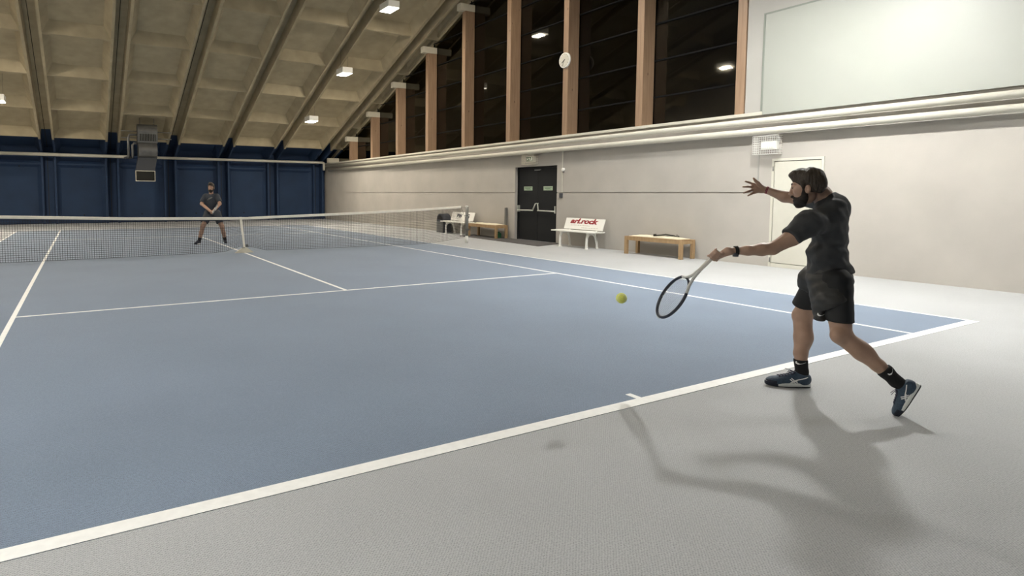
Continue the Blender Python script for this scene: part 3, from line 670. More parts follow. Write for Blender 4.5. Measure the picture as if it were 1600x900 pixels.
# ================================================================ people
def frame_from(x, z):
    x = Vector(x).normalized(); y = Vector(z).cross(x).normalized(); z = x.cross(y)
    return np.array([x[:], y[:], z[:]]).T      # columns = axes
class Field:
    """signed-distance modelling: smooth unions of tapered limbs and ellipsoids, skinned by surface nets"""
    def __init__(s, h, T=None, O=None):
        s.h = h; s.ops = []; s.T = np.eye(3) if T is None else np.array(T); s.O = np.zeros(3) if O is None else np.array(O[:], float)
    def W(s, p): return s.O + s.T @ np.array(p, float)
    def cap(s, a, b, ra, rb=None, k=.02, n=None, fl=1.0, clips=(), sub=False):
        s.ops.append(('c', np.array(a, float), np.array(b, float), ra, ra if rb is None else rb, k, None if n is None else np.array(n, float)/np.linalg.norm(n), fl, clips, sub)); return s
    def chain(s, pts, rs, k=.02, **kw):
        for i in range(len(pts)-1): s.cap(pts[i], pts[i+1], rs[i], rs[i+1], k=k, **kw)
        return s
    def ell(s, c, r, A=None, k=.02, clips=(), sub=False):
        s.ops.append(('e', np.array(c, float), np.array(r, float), np.eye(3) if A is None else np.array(A, float), k, clips, sub)); return s
    def mesh(s, disp=None, gclips=()):
        h = s.h; bbs = []
        for o in s.ops:
            if o[0] == 'c':
                r = max(o[3], o[4])*max(1, o[7]); lo = np.minimum(o[1], o[2])-r; hi = np.maximum(o[1], o[2])+r
            else:
                r = max(o[2]); lo = o[1]-r; hi = o[1]+r
            bbs.append((lo, hi))
        LO = min_ = np.min([b[0] for b, o in zip(bbs, s.ops) if not o[-1]], 0)-4*h; HI = np.max([b[1] for b, o in zip(bbs, s.ops) if not o[-1]], 0)+4*h
        n = np.ceil((HI-LO)/h).astype(int)+1
        F = np.full(n, .2, np.float32)
        ax = [LO[i]+h*np.arange(n[i]) for i in range(3)]
        for o, (lo, hi) in zip(s.ops, bbs):
            k = o[5] if o[0] == 'c' else o[4]; pad = k+3*h
            i0 = np.maximum(((lo-pad-LO)/h).astype(int), 0); i1 = np.minimum(((hi+pad-LO)/h).astype(int)+2, n)
            if np.any(i1 <= i0): continue
            X = ax[0][i0[0]:i1[0], None, None]; Y = ax[1][None, i0[1]:i1[1], None]; Z = ax[2][None, None, i0[2]:i1[2]]
            if o[0] == 'c':
                a, b, ra, rb, _, nn, fl, clips, sub = o[1:]
                px, py, pz = X-a[0], Y-a[1], Z-a[2]; ba = b-a; l2 = max(ba@ba, 1e-12)
                t = np.clip((px*ba[0]+py*ba[1]+pz*ba[2])/l2, 0, 1)
                dx, dy, dz = px-t*ba[0], py-t*ba[1], pz-t*ba[2]
                q = dx*dx+dy*dy+dz*dz
                if nn is not None and fl != 1:
                    dn = dx*nn[0]+dy*nn[1]+dz*nn[2]; q = q - dn*dn*(1-1/fl**2)
                d = np.sqrt(q)-(ra+t*(rb-ra))
            else:
                c, r, A, _, clips, sub = o[1:]
                px, py, pz = X-c[0], Y-c[1], Z-c[2]
                qs = [px*A[0, i]+py*A[1, i]+pz*A[2, i] for i in range(3)]
                k0 = np.sqrt(sum((qs[i]/r[i])**2 for i in range(3)))+1e-9
                k1 = np.sqrt(sum((qs[i]/r[i]**2)**2 for i in range(3)))+1e-9
                d = k0*(k0-1)/k1
            for cp, cn in clips:
                cn = np.array(cn, float); cn = cn/np.linalg.norm(cn)
                d = np.maximum(d, (X-cp[0])*cn[0]+(Y-cp[1])*cn[1]+(Z-cp[2])*cn[2])
            S = F[i0[0]:i1[0], i0[1]:i1[1], i0[2]:i1[2]]
            if sub:
                hh = np.clip(.5-.5*(S+d)/k, 0, 1); S[...] = S*(1-hh)+(-d)*hh+k*hh*(1-hh)
            else:
                hh = np.clip(.5+.5*(d-S)/k, 0, 1); S[...] = d*(1-hh)+S*hh-k*hh*(1-hh)
        X, Y, Z = ax[0][:, None, None], ax[1][None, :, None], ax[2][None, None, :]
        for cp, cn in gclips:
            cn = np.array(cn, float); cn = cn/np.linalg.norm(cn)
            F = np.maximum(F, ((X-cp[0])*cn[0]+(Y-cp[1])*cn[1]+(Z-cp[2])*cn[2]).astype(np.float32))
        # surface nets
        I = F < 0
        act = np.zeros(np.array(n)-1, bool); al = np.ones_like(act); 
        cs = [(i, j, k) for i in (0, 1) for j in (0, 1) for k in (0, 1)]
        for i, j, k in cs:
            v = I[i:n[0]-1+i, j:n[1]-1+j, k:n[2]-1+k]; act |= v; al &= v
        act &= ~al
        idx = np.argwhere(act); M_ = len(idx)
        V = np.zeros((M_, 3)); cnt = np.zeros(M_)
        g = {c: F[idx[:, 0]+c[0], idx[:, 1]+c[1], idx[:, 2]+c[2]] for c in cs}
        for c in cs:
            for a_ in range(3):
                if c[a_]: continue
                e = list(c); e[a_] = 1; e = tuple(e); f0, f1 = g[c], g[e]
                m_ = (f0 < 0) != (f1 < 0)
                t = np.where(m_, f0/np.where(m_, f0-f1, 1), 0)
                for b_ in range(3): V[:, b_] += np.where(m_, c[b_]+(t if b_ == a_ else 0), 0)
                cnt += m_
        V = V/cnt[:, None]; P = LO+(idx+V)*h
        cid = np.full(act.shape, -1, np.int64); cid[tuple(idx.T)] = np.arange(M_)
        Q = []
        for a_ in range(3):
            b_, c_ = (a_+1) % 3, (a_+2) % 3
            s0 = [slice(None)]*3; s1 = [slice(None)]*3; s0[a_] = slice(0, -1); s1[a_] = slice(1, None)
            i0_, i1_ = I[tuple(s0)], I[tuple(s1)]
            E_ = np.argwhere(i0_ != i1_)
            E_ = E_[(E_[:, b_] > 0) & (E_[:, c_] > 0) & (E_[:, b_] < n[b_]-1) & (E_[:, c_] < n[c_]-1)]
            fl_ = i0_[tuple(E_.T)]
            qs = []
            for db, dc in ((0, 0), (-1, 0), (-1, -1), (0, -1)):
                q = E_.copy(); q[:, b_] += db; q[:, c_] += dc; qs.append(cid[tuple(q.T)])
            q = np.stack(qs, 1); q[~fl_] = q[~fl_][:, ::-1]; Q.append(q)
        Q = np.concatenate(Q)
        Q = Q[(Q >= 0).all(1)]
        # two rounds of light smoothing remove grid ripple
        ed = np.concatenate([Q[:, [0, 1]], Q[:, [1, 2]], Q[:, [2, 3]], Q[:, [3, 0]]])
        for lam in (.5, .5):
            S_ = np.zeros_like(P); c2 = np.zeros(len(P))
            for b_ in range(3): S_[:, b_] = np.bincount(ed[:, 0], P[ed[:, 1], b_], len(P))+np.bincount(ed[:, 1], P[ed[:, 0], b_], len(P))
            c2 = np.bincount(ed[:, 0], minlength=len(P))+np.bincount(ed[:, 1], minlength=len(P))
            P = P*(1-lam)+lam*S_/np.maximum(c2, 1)[:, None]
        if disp is not None:
            nr = np.cross(P[Q[:, 2]]-P[Q[:, 0]], P[Q[:, 3]]-P[Q[:, 1]]); vn = np.zeros_like(P)
            for j in range(4):
                for b_ in range(3): vn[:, b_] += np.bincount(Q[:, j], nr[:, b_], len(P))
            vn /= np.linalg.norm(vn, axis=1)[:, None]+1e-12
            P = P+vn*disp(P)[:, None]
        return P @ s.T.T + s.O, Q
def mk(name, PQ, mats, parent, face_mat=None, **kw):
    P, Q = PQ
    me = bpy.data.meshes.new(name); me.vertices.add(len(P)); me.vertices.foreach_set('co', P.astype(np.float32).ravel())
    me.loops.add(len(Q)*4); me.loops.foreach_set('vertex_index', Q.astype(np.int32).ravel())
    me.polygons.add(len(Q)); me.polygons.foreach_set('loop_start', np.arange(0, len(Q)*4, 4, dtype=np.int32))
    me.update(calc_edges=True)
    for m_ in (mats if isinstance(mats, (list, tuple)) else [mats]): me.materials.append(m_)
    me.polygons.foreach_set('use_smooth', [True]*len(Q))
    if face_mat is not None: me.polygons.foreach_set('material_index', face_mat(P[Q].mean(1)).astype(np.int32))
    me.validate(); me.update()
    o = bpy.data.objects.new(name, me); col.objects.link(o)
    if parent: o.parent = parent; o.matrix_parent_inverse = Matrix.Translation(-parent.location)
    return tag(o, **kw)
def mkmb(b, name, m_, parent, smooth=False, **kw):
    """MB in world coordinates, parented under a thing whose base is elsewhere"""
    o = b.build(name, m_, None, smooth, **kw); o.parent = parent
    pl_ = parent.location if parent.type == 'EMPTY' else Vector((0, 0, 0))
    o.matrix_parent_inverse = Matrix.Translation(-pl_); return o
def folds(seed, amp, scale, dirv=(0, 0, 1)):
    rng = np.random.RandomState(seed); ks = []
    for i in range(7):
        d = rng.normal(size=3); d /= np.linalg.norm(d); d = d*.6+np.array(dirv)*rng.uniform(.3, 1.2); ks.append((d*scale*rng.uniform(.5, 1.5), rng.uniform(0, 6.28), rng.normal(size=3)*scale*.35))
    def f(P):
        s_ = np.zeros(len(P))
        for kv, ph, k2 in ks: s_ += np.sin(P@kv+ph+1.3*np.sin(P@k2+ph))
        return amp*s_/3.0
    return f
M['skin'] = mat('tanned skin', (.40, .255, .18), .45, noise=.10, nscale=14, bump=.08, bscale=220)
M['skin2'] = mat('light skin', (.40, .24, .165), .5, noise=.08, nscale=14)
M['hair'] = mat('dark brown hair', (.042, .030, .019), .6, noise=.8, nscale=30, bump=.9, bscale=1, stretch=(90, 90, 25))
M['beard'] = mat('dark beard', (.022, .015, .010), .7, noise=.4, nscale=90, bump=.9, bscale=320)
M['shirt'] = mat('charcoal sports shirt', (.034, .036, .038), .75, noise=.12, nscale=25, bump=.25, bscale=500)
M['shirt2'] = mat('blue grey sports shirt', (.035, .042, .055), .8, noise=.12, nscale=25)
M['shorts'] = mat('black sports shorts', (.026, .026, .025), .6, noise=.15, nscale=25)
M['tights'] = mat('black tights', (.008, .009, .010), .75)
M['shorts2'] = mat('dark blue grey shorts', (.035, .042, .055), .8)
M['sock'] = mat('black ribbed sock', (.008, .008, .008), .9, bump=.5, bscale=1, stretch=(200, 200, 3))
M['shoe'] = mat('slate blue shoe mesh', (.035, .062, .095), .65, noise=.2, nscale=90, bump=.3, bscale=400)
M['shoe_dark'] = mat('dark navy toe rubber', (.010, .014, .028), .6)
M['sole'] = mat('white midsole', (.72, .74, .70), .5, noise=.04, nscale=20)
M['outsole'] = mat('black outsole', (.012, .014, .016), .7)
M['lace'] = mat('navy lace', (.014, .014, .035), .8)
M['logo'] = mat('white logo print', (.80, .80, .78), .6)
M['eye'] = mat('eye white', (.38, .34, .30), .3)
M['iris'] = mat('dark iris', (.02, .012, .008), .2)
M['frame_dark'] = mat('dark navy graphite', (.015, .02, .035), .3, spec=.6)
M['frame_grey'] = mat('pale grey lacquer', (.62, .62, .58), .4)
M['grip'] = mat('white overgrip', (.72, .68, .60), .8, bump=.4, bscale=60)
M['string'] = mat('racket string', (.45, .45, .42), .5)
M['lip'] = mat('lip', (.26, .12, .09), .5)
M['redtab'] = mat('dark pink tab', (.25, .03, .06), .7)

def ribbon(obj_list, pts2, widths, org, ux, uy, dirn, off, thick, name, m_, parent, **kw):
    """a printed mark: a strip of given centreline projected on the first surface hit along dirn"""
    bvhs = []
    for o in obj_list:
        me = o.data; bvhs.append(BVHTree.FromPolygons([v.co[:] for v in me.vertices], [p.vertices[:] for p in me.polygons]))
    org = Vector(org); ux = Vector(ux); uy = Vector(uy); dirn = Vector(dirn).normalized()
    def hit(u, v):
        p = org+ux*u+uy*v; best = None
        for b in bvhs:
            loc, nn, i, d = b.ray_cast(p-dirn*.4, dirn)
            if loc is not None and (best is None or d < best[1]): best = (loc, d)
        return best[0]-dirn*off if best else None
    b = MB(); n = len(pts2); L_ = []; R_ = []
    for i in range(n):
        t = np.array(pts2[min(i+1, n-1)])-np.array(pts2[max(i-1, 0)]); t = t/(np.linalg.norm(t)+1e-9); nn = np.array((-t[1], t[0]))*widths[i]/2
        L_.append(hit(*(np.array(pts2[i])+nn))); R_.append(hit(*(np.array(pts2[i])-nn)))
    for i in range(n-1):
        q = [L_[i], L_[i+1], R_[i+1], R_[i]]
        if any(v is None for v in q): continue
        if max((q[0]-q[2]).length, (q[1]-q[3]).length) > .08: continue
        lo = [v+dirn*thick for v in q]
        b.add(q+lo, [(0,1,2,3), (7,6,5,4), (0,4,5,1), (2,6,7,3)])
    if not b.v: return None
    return mkmb(b, name, m_, parent, **kw)
def swoosh(n=15):
    """tick mark: short hook, thick belly, long thin tail"""
    P_ = []; W_ = []
    for i in range(n):
        t = i/(n-1)
        x = -.5+t; 
        if t < .16: x = -.5+.02*math.sin(t*20); y = .26-(t/.16)*.30
        else: y = -.04-.16*math.sin((t-.16)/.84*PI*.62)*(1-t)*1.6+.33*((t-.16)/.84)**1.3-.08
        P_.append((x, y)); W_.append(.03+.17*math.exp(-((t-.22)/.16)**2)*1+.06*(1-t))
    return P_, W_

# ---------------------------------------------------------------- head (local: x forward, y left, z up)
def head_parts(T, O, h, beardy=1.0, skin=None, parent=None, body=None, quiff=1.0, scale=1.0):
    T = np.array(T)*scale
    Fh = Field(h/scale, T, O)
    def tr(field): return field.mesh()
    f = Fh
    f.ell((-.012, 0, .042), (.092, .072, .084), k=.02).ell((.035, 0, -.02), (.062, .058, .088), k=.03)
    f.ell((.03, 0, -.075), (.060, .052, .042), k=.03).ell((.074, 0, -.103), (.022, .024, .02), k=.02)
    f.cap((.094, 0, .020), (.117, 0, -.026), .008, .011, k=.012).ell((.108, .012, -.028), (.011, .008, .008), k=.006).ell((.108, -.012, -.028), (.011, .008, .008), k=.006)
    for s_ in (1, -1):
        f.cap((.088, s_*.012, .034), (.072, s_*.048, .036), .009, .008, k=.012)
        f.ell((.096, s_*.032, .012), (.020, .020, .013), k=.012, sub=True)
        f.ell((.064, s_*.044, -.012), (.020, .014, .018), k=.025)
        f.ell((-.002, s_*.077, -.020), (.019, .009, .031), frame_from((1, 0, .25), (-.25, 0, 1)), k=.008)
        f.ell((.003, s_*.088, -.016), (.010, .010, .018), k=.003, sub=True)
        f.ell((.078, s_*.031, .013), (.013, .014, .013), k=.003).ell((.0835, s_*.0325, .0195), (.0125, .015, .0055), k=.004).ell((.082, s_*.0325, .0015), (.012, .014, .0045), k=.004)
    f.cap((.097, -.014, -.062), (.097, .014, -.062), .0075, k=.006).cap((.094, -.012, -.074), (.094, .012, -.074), .0075, k=.006)
    P1, Q1 = f.mesh()
    out = [(P1, Q1)]
    # hair
    g_ = Field(h/scale, T, O)
    g_.ell((-.014, 0, .049), (.099, .080, .082), k=.015).ell((.047, 0, .098*quiff), (.056, .056, .036), k=.03).ell((-.040, 0, .008), (.074, .073, .080), k=.03)
    g_.ell((.115, 0, -.015), (.075, .12, .082), k=.010, sub=True)
    g_.ell((.010, 0, -.100), (.085, .12, .062), k=.02, sub=True)
    for s_ in (1, -1):
        g_.cap((.020, s_*.070, .04), (.024, s_*.070, -.02), .014, .010, k=.012)
        g_.ell((.0, s_*.085, -.024), (.026, .022, .040), k=.008, sub=True)
    rng = folds(3, .0038, 100, (.35, .0, .15))
    hair = g_.mesh(disp=rng)
    # beard
    b_ = Field(h/scale, T, O)
    b_.ell((.045, 0, -.082), (.064, .060, .050), k=.02).ell((.078, 0, -.112), (.030, .034, .026), k=.02)
    for s_ in (1, -1): b_.chain([(.022, s_*.069, -.015), (.028, s_*.062, -.055), (.05, s_*.045, -.085)], [.010, .018, .022], k=.02)
    b_.ell((.092, 0, -.030), (.050, .060, .024), k=.008, sub=True)
    for s_ in (1, -1): b_.ell((.070, s_*.055, -.030), (.032, .026, .028), k=.01, sub=True)
    b_.chain([(.096, -.026, -.060), (.108, 0, -.048), (.096, .026, -.060)], [.006, .0085, .006], k=.01)
    b_.ell((.112, 0, -.067), (.010, .015, .008), k=.004, sub=True)
    b_.ell((-.02, 0, -.12), (.055, .06, .05), k=.02, sub=True)
    beard = b_.mesh(disp=folds(5, .0015, 160))
    eyes = []
    for s_ in (1, -1):
        e = MB(); c = np.array((.0822, s_*.0325, .011))
        def sph(c, r, n=10, m=8):
            vs_ = []; 
            for i in range(m+1):
                for j in range(n): a = PI*i/m; bb = 2*PI*j/n; vs_.append(tuple(np.array(O[:])+T@(c+r*np.array((math.cos(a), math.sin(a)*math.cos(bb), math.sin(a)*math.sin(bb))))))
            return vs_, [(i*n+j, i*n+(j+1) % n, (i+1)*n+(j+1) % n, (i+1)*n+j) for i in range(m) for j in range(n)]
        v, fc_ = sph(c, .0105); e.add(v, fc_, 0); v, fc_ = sph(c+np.array((.0048, s_*.0018, 0)), .0068); e.add(v, fc_, 1)
        eyes.append(e)
    brows = []
    for s_ in (1, -1):
        bb = MB(); bb.tube([tuple(np.array(O[:])+T@np.array(q)) for q in ((.0935, s_*.012, .034), (.0895, s_*.030, .040), (.076, s_*.050, .036))], [.0035, .0045, .0025], 6); brows.append(bb)
    return (P1, Q1), hair, beard, eyes, brows

def merge(meshes):
    Ps, Qs, n = [], [], 0
    for P, Q in meshes: Ps.append(P); Qs.append(Q+n); n += len(P)
    return np.concatenate(Ps), np.concatenate(Qs)

# ---------------------------------------------------------------- shoe (local: x toe, y left, z up, origin at heel on the ground)
def make_shoe(person, heel, T, L, side, h=.004, logo=True, m_up=None):
    """side: +1 when the face to be marked is local +y"""
    T = np.array(T); s_ = L/.30
    root = None
    f = Field(h, T, heel)
    S = lambda *p: tuple(np.array(p)*s_)
    f.ell(S(.047, 0, .055), S(.050, .043, .047), k=.02).ell(S(.125, 0, .048), S(.085, .042, .040), k=.03).ell(S(.215, 0, .036), S(.080, .047, .034), k=.03)
    f.cap(S(.056, 0, .06), S(.056, 0, .098), .043*s_, .047*s_, k=.02, clips=[(S(.05, 0, .092), (-.25, 0, 1))])
    f.ell(S(.115, 0, .078), S(.045, .026, .024), frame_from((1, 0, -.45), (.45, 0, 1)), k=.02)
    f.ell(S(.055, 0, .115), S(.032, .027, .035), k=.008, sub=True)
    upP, upQ = f.mesh(gclips=[(S(0, 0, .020), (0, 0, -1))])
    def fm(C_):
        loc = (C_-np.array(heel[:]))@T/s_
        return ((loc[:, 0] > .235) & (loc[:, 2] < .045)).astype(int)
    up_o = mk('shoe', (upP, upQ), [m_up or M['shoe'], M['shoe_dark']], person, fm, label=None)
    # sole: outline extruded
    def sole(z0, z1, grow, nm, m_, toe_lift):
        b = MB(); n = 36; vs_ = []
        for zi, (z, g) in enumerate(((z0, grow-.003), (z0+.003, grow), (z1-.003, grow), (z1, grow-.004))):
            for k in range(n):
                a = 2*PI*k/n; x = .150-.150*math.cos(a)
                wd = .034+.013*math.sin(min(max((x-.06)/.24, 0), 1)*PI)*1.0 + (.004 if x < .08 else 0)
                y = wd*np.sign(math.sin(a))*abs(math.sin(a))**.55
                y *= 1+g*12; x = .15+(x-.15)*(1+g*6)
                lift = toe_lift*max(0, (x-.20)/.10)**2
                dz = .012*math.exp(-((x-.03)/.06)**2) if z > (z0+z1)/2 else 0
                vs_.append(tuple(np.array(heel[:])+T@(np.array((x, y, z+lift+dz))*s_)))
        fs = [(i*n+k, i*n+(k+1) % n, (i+1)*n+(k+1) % n, (i+1)*n+k) for i in range(3) for k in range(n)]
        fs += [tuple(range(n))[::-1], tuple(3*n+k for k in range(n))]
        b.add(vs_, fs); so = mkmb(b, nm, [m_, M['shoe_dark']], up_o, 'auto')
        if nm == 'midsole':                     # the dark toe rubber wraps over the front of the sole
            for p in so.data.polygons:
                if (T.T@(np.array(p.center[:])-np.array(heel[:])))[0]/s_ > .232 and len(p.vertices) == 4: p.material_index = 1
        return so
    sole(.006, .030, .0, 'midsole', M['sole'], .006)
    sole(.0, .008, -.001, 'outsole', M['outsole'], .010)
    # laces
    lc = MB(); wp = lambda p: tuple(np.array(heel[:])+T@(np.array(p)*s_))
    me_b = BVHTree.FromPolygons([tuple(p) for p in upP], [tuple(q) for q in upQ])
    dn = -T[:, 2]
    def top(x, y):
        o_ = Vector(wp((x, y, .25))); loc, nn, i, d_ = me_b.ray_cast(o_, Vector(dn)); return (loc - Vector(dn)*.003) if loc is not None else Vector(wp((x, y, .07)))
    for k in range(6):
        x = .108+.019*k
        lc.tube([top(x, -.020), top(x+.004, 0), top(x+.010, .020)], .0032*s_, 6); lc.tube([top(x+.010, -.020), top(x+.004, 0), top(x, .020)], .0032*s_, 6)
    for sg in (1, -1):
        p0 = np.array((.10, sg*.008, .102))
        lc.tube([wp(p0), wp(p0+np.array((.022, sg*.025, .004))), wp(p0+np.array((.040, sg*.030, -.010))), wp(p0+np.array((.022, sg*.014, -.004))), wp(p0)], .0022*s_, 6)
        lc.tube([wp(p0), wp(p0+np.array((.03, sg*.01, .012))), wp(p0+np.array((.06, sg*.02, .018)))], .0018*s_, 6)
    mkmb(lc, 'laces', M['lace'], up_o)
    tg = MB(); tg.tube([wp((.088, 0, .092)), wp((.094, 0, .108)), wp((.098, 0, .118))], [.016*s_, .018*s_, .012*s_], 10, flat=.45)
    mkmb(tg, 'tongue', M['lace'], up_o, True)
    if logo:
        org = Vector(wp((0, 0, 0))); ux = Vector(T[:, 0])*s_; uy = Vector(T[:, 2])*s_; d_ = -Vector(T[:, 1])*side
        def line_(pts, w0, nm='side_stripe'):
            N = 12; P_ = []
            pts = np.array(pts)
            tt = np.linspace(0, len(pts)-1, N)
            for t in tt: i = min(int(t), len(pts)-2); P_.append(tuple(pts[i]*(1-(t-i))+pts[i+1]*(t-i)))
            ribbon([up_o], P_, [w0]*N, org, ux, uy, d_, .0012, .003, nm, M['logo'], up_o)
        line_([(.035, .082), (.075, .066), (.118, .052), (.145, .036), (.150, .030)], .0062)
        line_([(.150, .060), (.135, .048), (.108, .030)], .0062)
        line_([(.140, .068), (.122, .052), (.098, .036)], .0062)
        line_([(.145, .030), (.118, .046), (.100, .052)], .005)
    return up_o

# ================================================================ the player in black (near, left-handed forehand)
D0_ = 4.2
base = Vector((at(1300, 620, 4.2).x, at(1300, 620, 4.2).y, 0))
P1_ = empty('person', base, 0, 'bearded man in charcoal shirt and black shorts swinging a racket at the ball', 'person')
vd = Vector((1.55-CAM.x, -.2-CAM.y, 0)).normalized()     # horizontally away from the lens, through him
vr = Vector((vd.y, -vd.x, 0))                            # to the right as seen
Z = Vector((0, 0, 1))
BF = np.array([vr[:], vd[:], Z[:]]).T                   # right, away, up
A = lambda x, y, d: np.array(at(x, y, d)[:])
f = Field(.0042)
# ankles sit in the shoe collars
gd = Vector((1.085-1.335, -.165+.372, 0)).normalized(); FH = Vector((1.322, -.352, .001))
ankR = np.array((FH + gd*.062 + Vector((0, 0, .115)))[:]); ankR0 = np.array((FH + gd*.062 + Vector((0, 0, .06)))[:])
toe = A(1407, 649, 3.915); heelp = A(1440, 602, 3.84)
xs_ = toe-heelp; xs_ /= np.linalg.norm(xs_); zs_ = np.array(vr)*-.84+np.array((0, 0, .55)); TB = frame_from(tuple(xs_), tuple(zs_))
ankL = heelp+TB@np.array((.050, 0, .118)); ankL0 = heelp+TB@np.array((.056, 0, .06))
# legs: right (front) leg
hipR, kneeR, calR = A(1279, 442, 4.40), A(1254, 493, 4.53), A(1254, 527, 4.52)
hipL, kneeL, calL = A(1306, 440, 4.15), A(1315, 524, 4.02), A(1346, 551, 3.98)
f.chain([hipR, kneeR], [.088, .064], k=.03)
f.chain([kneeR, calR+np.array(vr)*.004, A(1251, 552, 4.51), ankR], [.064, .061, .045, .035], k=.02)
f.ell(kneeR-np.array(vr)*.020-np.array(vd)*.02+np.array((0, 0, .0)), (.046, .045, .052), BF, k=.02)
f.ell(calR+np.array(vr)*.016-np.array((0, 0, .0)), (.048, .052, .095), BF, k=.02)
f.chain([hipL, kneeL], [.092, .060], k=.03)
f.chain([kneeL, calL, A(1372, 571, 3.94), ankL], [.060, .052, .041, .034], k=.02)
ax_ = (ankL-kneeL)/np.linalg.norm(ankL-kneeL); AL = frame_from(tuple(ax_), (vd.x, vd.y, 0))
f.ell(A(1350, 546, 3.98), (.095, .045, .045), AL, k=.02)
f.ell(A(1309, 524, 4.0), (.045, .042, .05), BF, k=.02)
# feet inside the shoes
f.chain([ankR, ankR0, ankR0+np.array(gd[:])*.12-np.array((0, 0, .02))], [.035, .034, .024], k=.02)
f.chain([ankL, ankL0, ankL0+TB@np.array((.10, 0, -.02))], [.033, .033, .024], k=.02)
# trunk
f.ell(A(1296, 438, 4.27), (.100, .130, .08), BF, k=.03).ell(A(1294, 392, 4.25), (.078, .110, .12), BF, k=.03).ell(A(1295, 345, 4.23), (.080, .115, .12), BF, k=.03)
# neck
f.chain([A(1291, 316, 4.22), A(1283, 303, 4.22), A(1271, 291, 4.21)], [.068, .057, .047], k=.03)
# near (left) arm: reaches down-left to the racket
shL, elL, wrL = A(1279, 344, 4.08), A(1207, 388.5, 4.08), A(1149, 392, 4.12)
f.chain([shL, A(1237, 371.5, 4.07), elL], [.052, .053, .040], k=.02)
f.chain([elL, A(1190, 390, 4.09), A(1168, 391.5, 4.10), wrL], [.040, .041, .032, .024], k=.02, n=tuple(vd), fl=1.1)
# far (right) arm: stretched out left
shR, elR, wrR = A(1280, 310, 4.42), A(1247, 311, 4.66), A(1198, 297, 4.78)
f.chain([shR, A(1262, 310, 4.56), elR], [.060, .050, .043], k=.02)
f.chain([elR, A(1226, 307.5, 4.71), wrR], [.043, .042, .026], k=.02)
# open right hand, palm to the lens
Dh = 4.78
def fing(f, pts, rs, D, k=.006):
    f.chain([A(x, y, d) for (x, y), d in zip(pts, D)], rs, k=k)
f.chain([wrR, A(1189, 295.5, Dh), A(1180, 294.0, Dh)], [.026, .030, .026], k=.012, n=tuple(vd), fl=.62)
for q in ((1176.5, 287.5), (1175, 292), (1176.2, 297), (1178.6, 301)): f.chain([A(1190, 295.5, Dh), A(*q, Dh)], [.018, .0125], k=.010, n=tuple(vd), fl=.8)
fing(f, [(1176.5, 287.5), (1171, 285.2), (1164.8, 283.4)], [.0100, .0088, .0074], [Dh, Dh-.012, Dh-.02])
fing(f, [(1175, 292), (1167.8, 291.6), (1160.6, 291.9)], [.0102, .0088, .0074], [Dh, Dh-.010, Dh-.018])
fing(f, [(1176.2, 297), (1169, 299), (1162, 301.4)], [.0098, .0086, .0072], [Dh, Dh-.012, Dh-.022])
fing(f, [(1178.6, 301), (1173.6, 303.4), (1168.6, 305.8)], [.0090, .0078, .0066], [Dh, Dh-.014, Dh-.026])
fing(f, [(1190, 292), (1184.5, 286), (1180.5, 282.5), (1177.4, 278.6)], [.0150, .0125, .0105, .0082], [Dh-.012, Dh-.028, Dh-.034, Dh-.038], k=.010)
# racket geometry
Gp = A(1118.5, 397, 4.14)
hc_ = A(1056, 459, 4.42)
hdir = hc_-Gp; hdir /= np.linalg.norm(hdir)
butt = Gp-hdir*.020
# left hand round the grip
wr_dir = wrL-Gp; n0 = wr_dir-hdir*(wr_dir@hdir); n0 /= np.linalg.norm(n0); n1 = np.cross(hdir, n0)
f.chain([wrL, A(1138, 392.5, 4.125)], [.024, .027], k=.012)
for j, (o_, r_) in enumerate(((.030, .0105), (.010, .0108), (-.010, .0102), (-.030, .0092))):
    c_ = Gp+hdir*o_; kn = c_+n0*.034
    f.chain([A(1138, 392.5, 4.125)+(kn-A(1138, 392.5, 4.125))*.0, kn], [.024, .0135], k=.012)
    arc = [c_+(n0*math.cos(a)+n1*math.sin(a))*rr for a, rr in zip(np.linspace(0, 1, 6)*4.1, (.034, .031, .028, .026, .025, .024))]
    f.chain(arc, [r_*1.1, r_, r_, r_*.95, r_*.9, r_*.8], k=.004)
c_ = Gp+hdir*.030
f.chain([Gp+n0*.040+hdir*.0]+[Gp+hdir*o_+(n0*math.cos(a)+n1*math.sin(a))*.029 for a, o_ in ((-.5, .02), (-1.2, .038), (-2.0, .05))], [.017, .0135, .0115, .0095], k=.008)
if 1:
    HT = frame_from(tuple(-np.array(vr)+np.array(vd)*.10+np.array((0, 0, -.24))), (0, 0, 1))
    HO = A(1263, 291.5, 4.2)
    hd, hair, beard, eyes, brows = head_parts(HT, HO, .0035, scale=1.0)
body = mk('body', merge([f.mesh(), hd]), M['skin'], P1_)
mk('hair', hair, M['hair'], P1_); mk('beard', beard, M['beard'], P1_)
for e in eyes: mkmb(e, 'eye', [M['eye'], M['iris']], P1_, True)
for e in brows: mkmb(e, 'eyebrow', M['beard'], P1_, True)
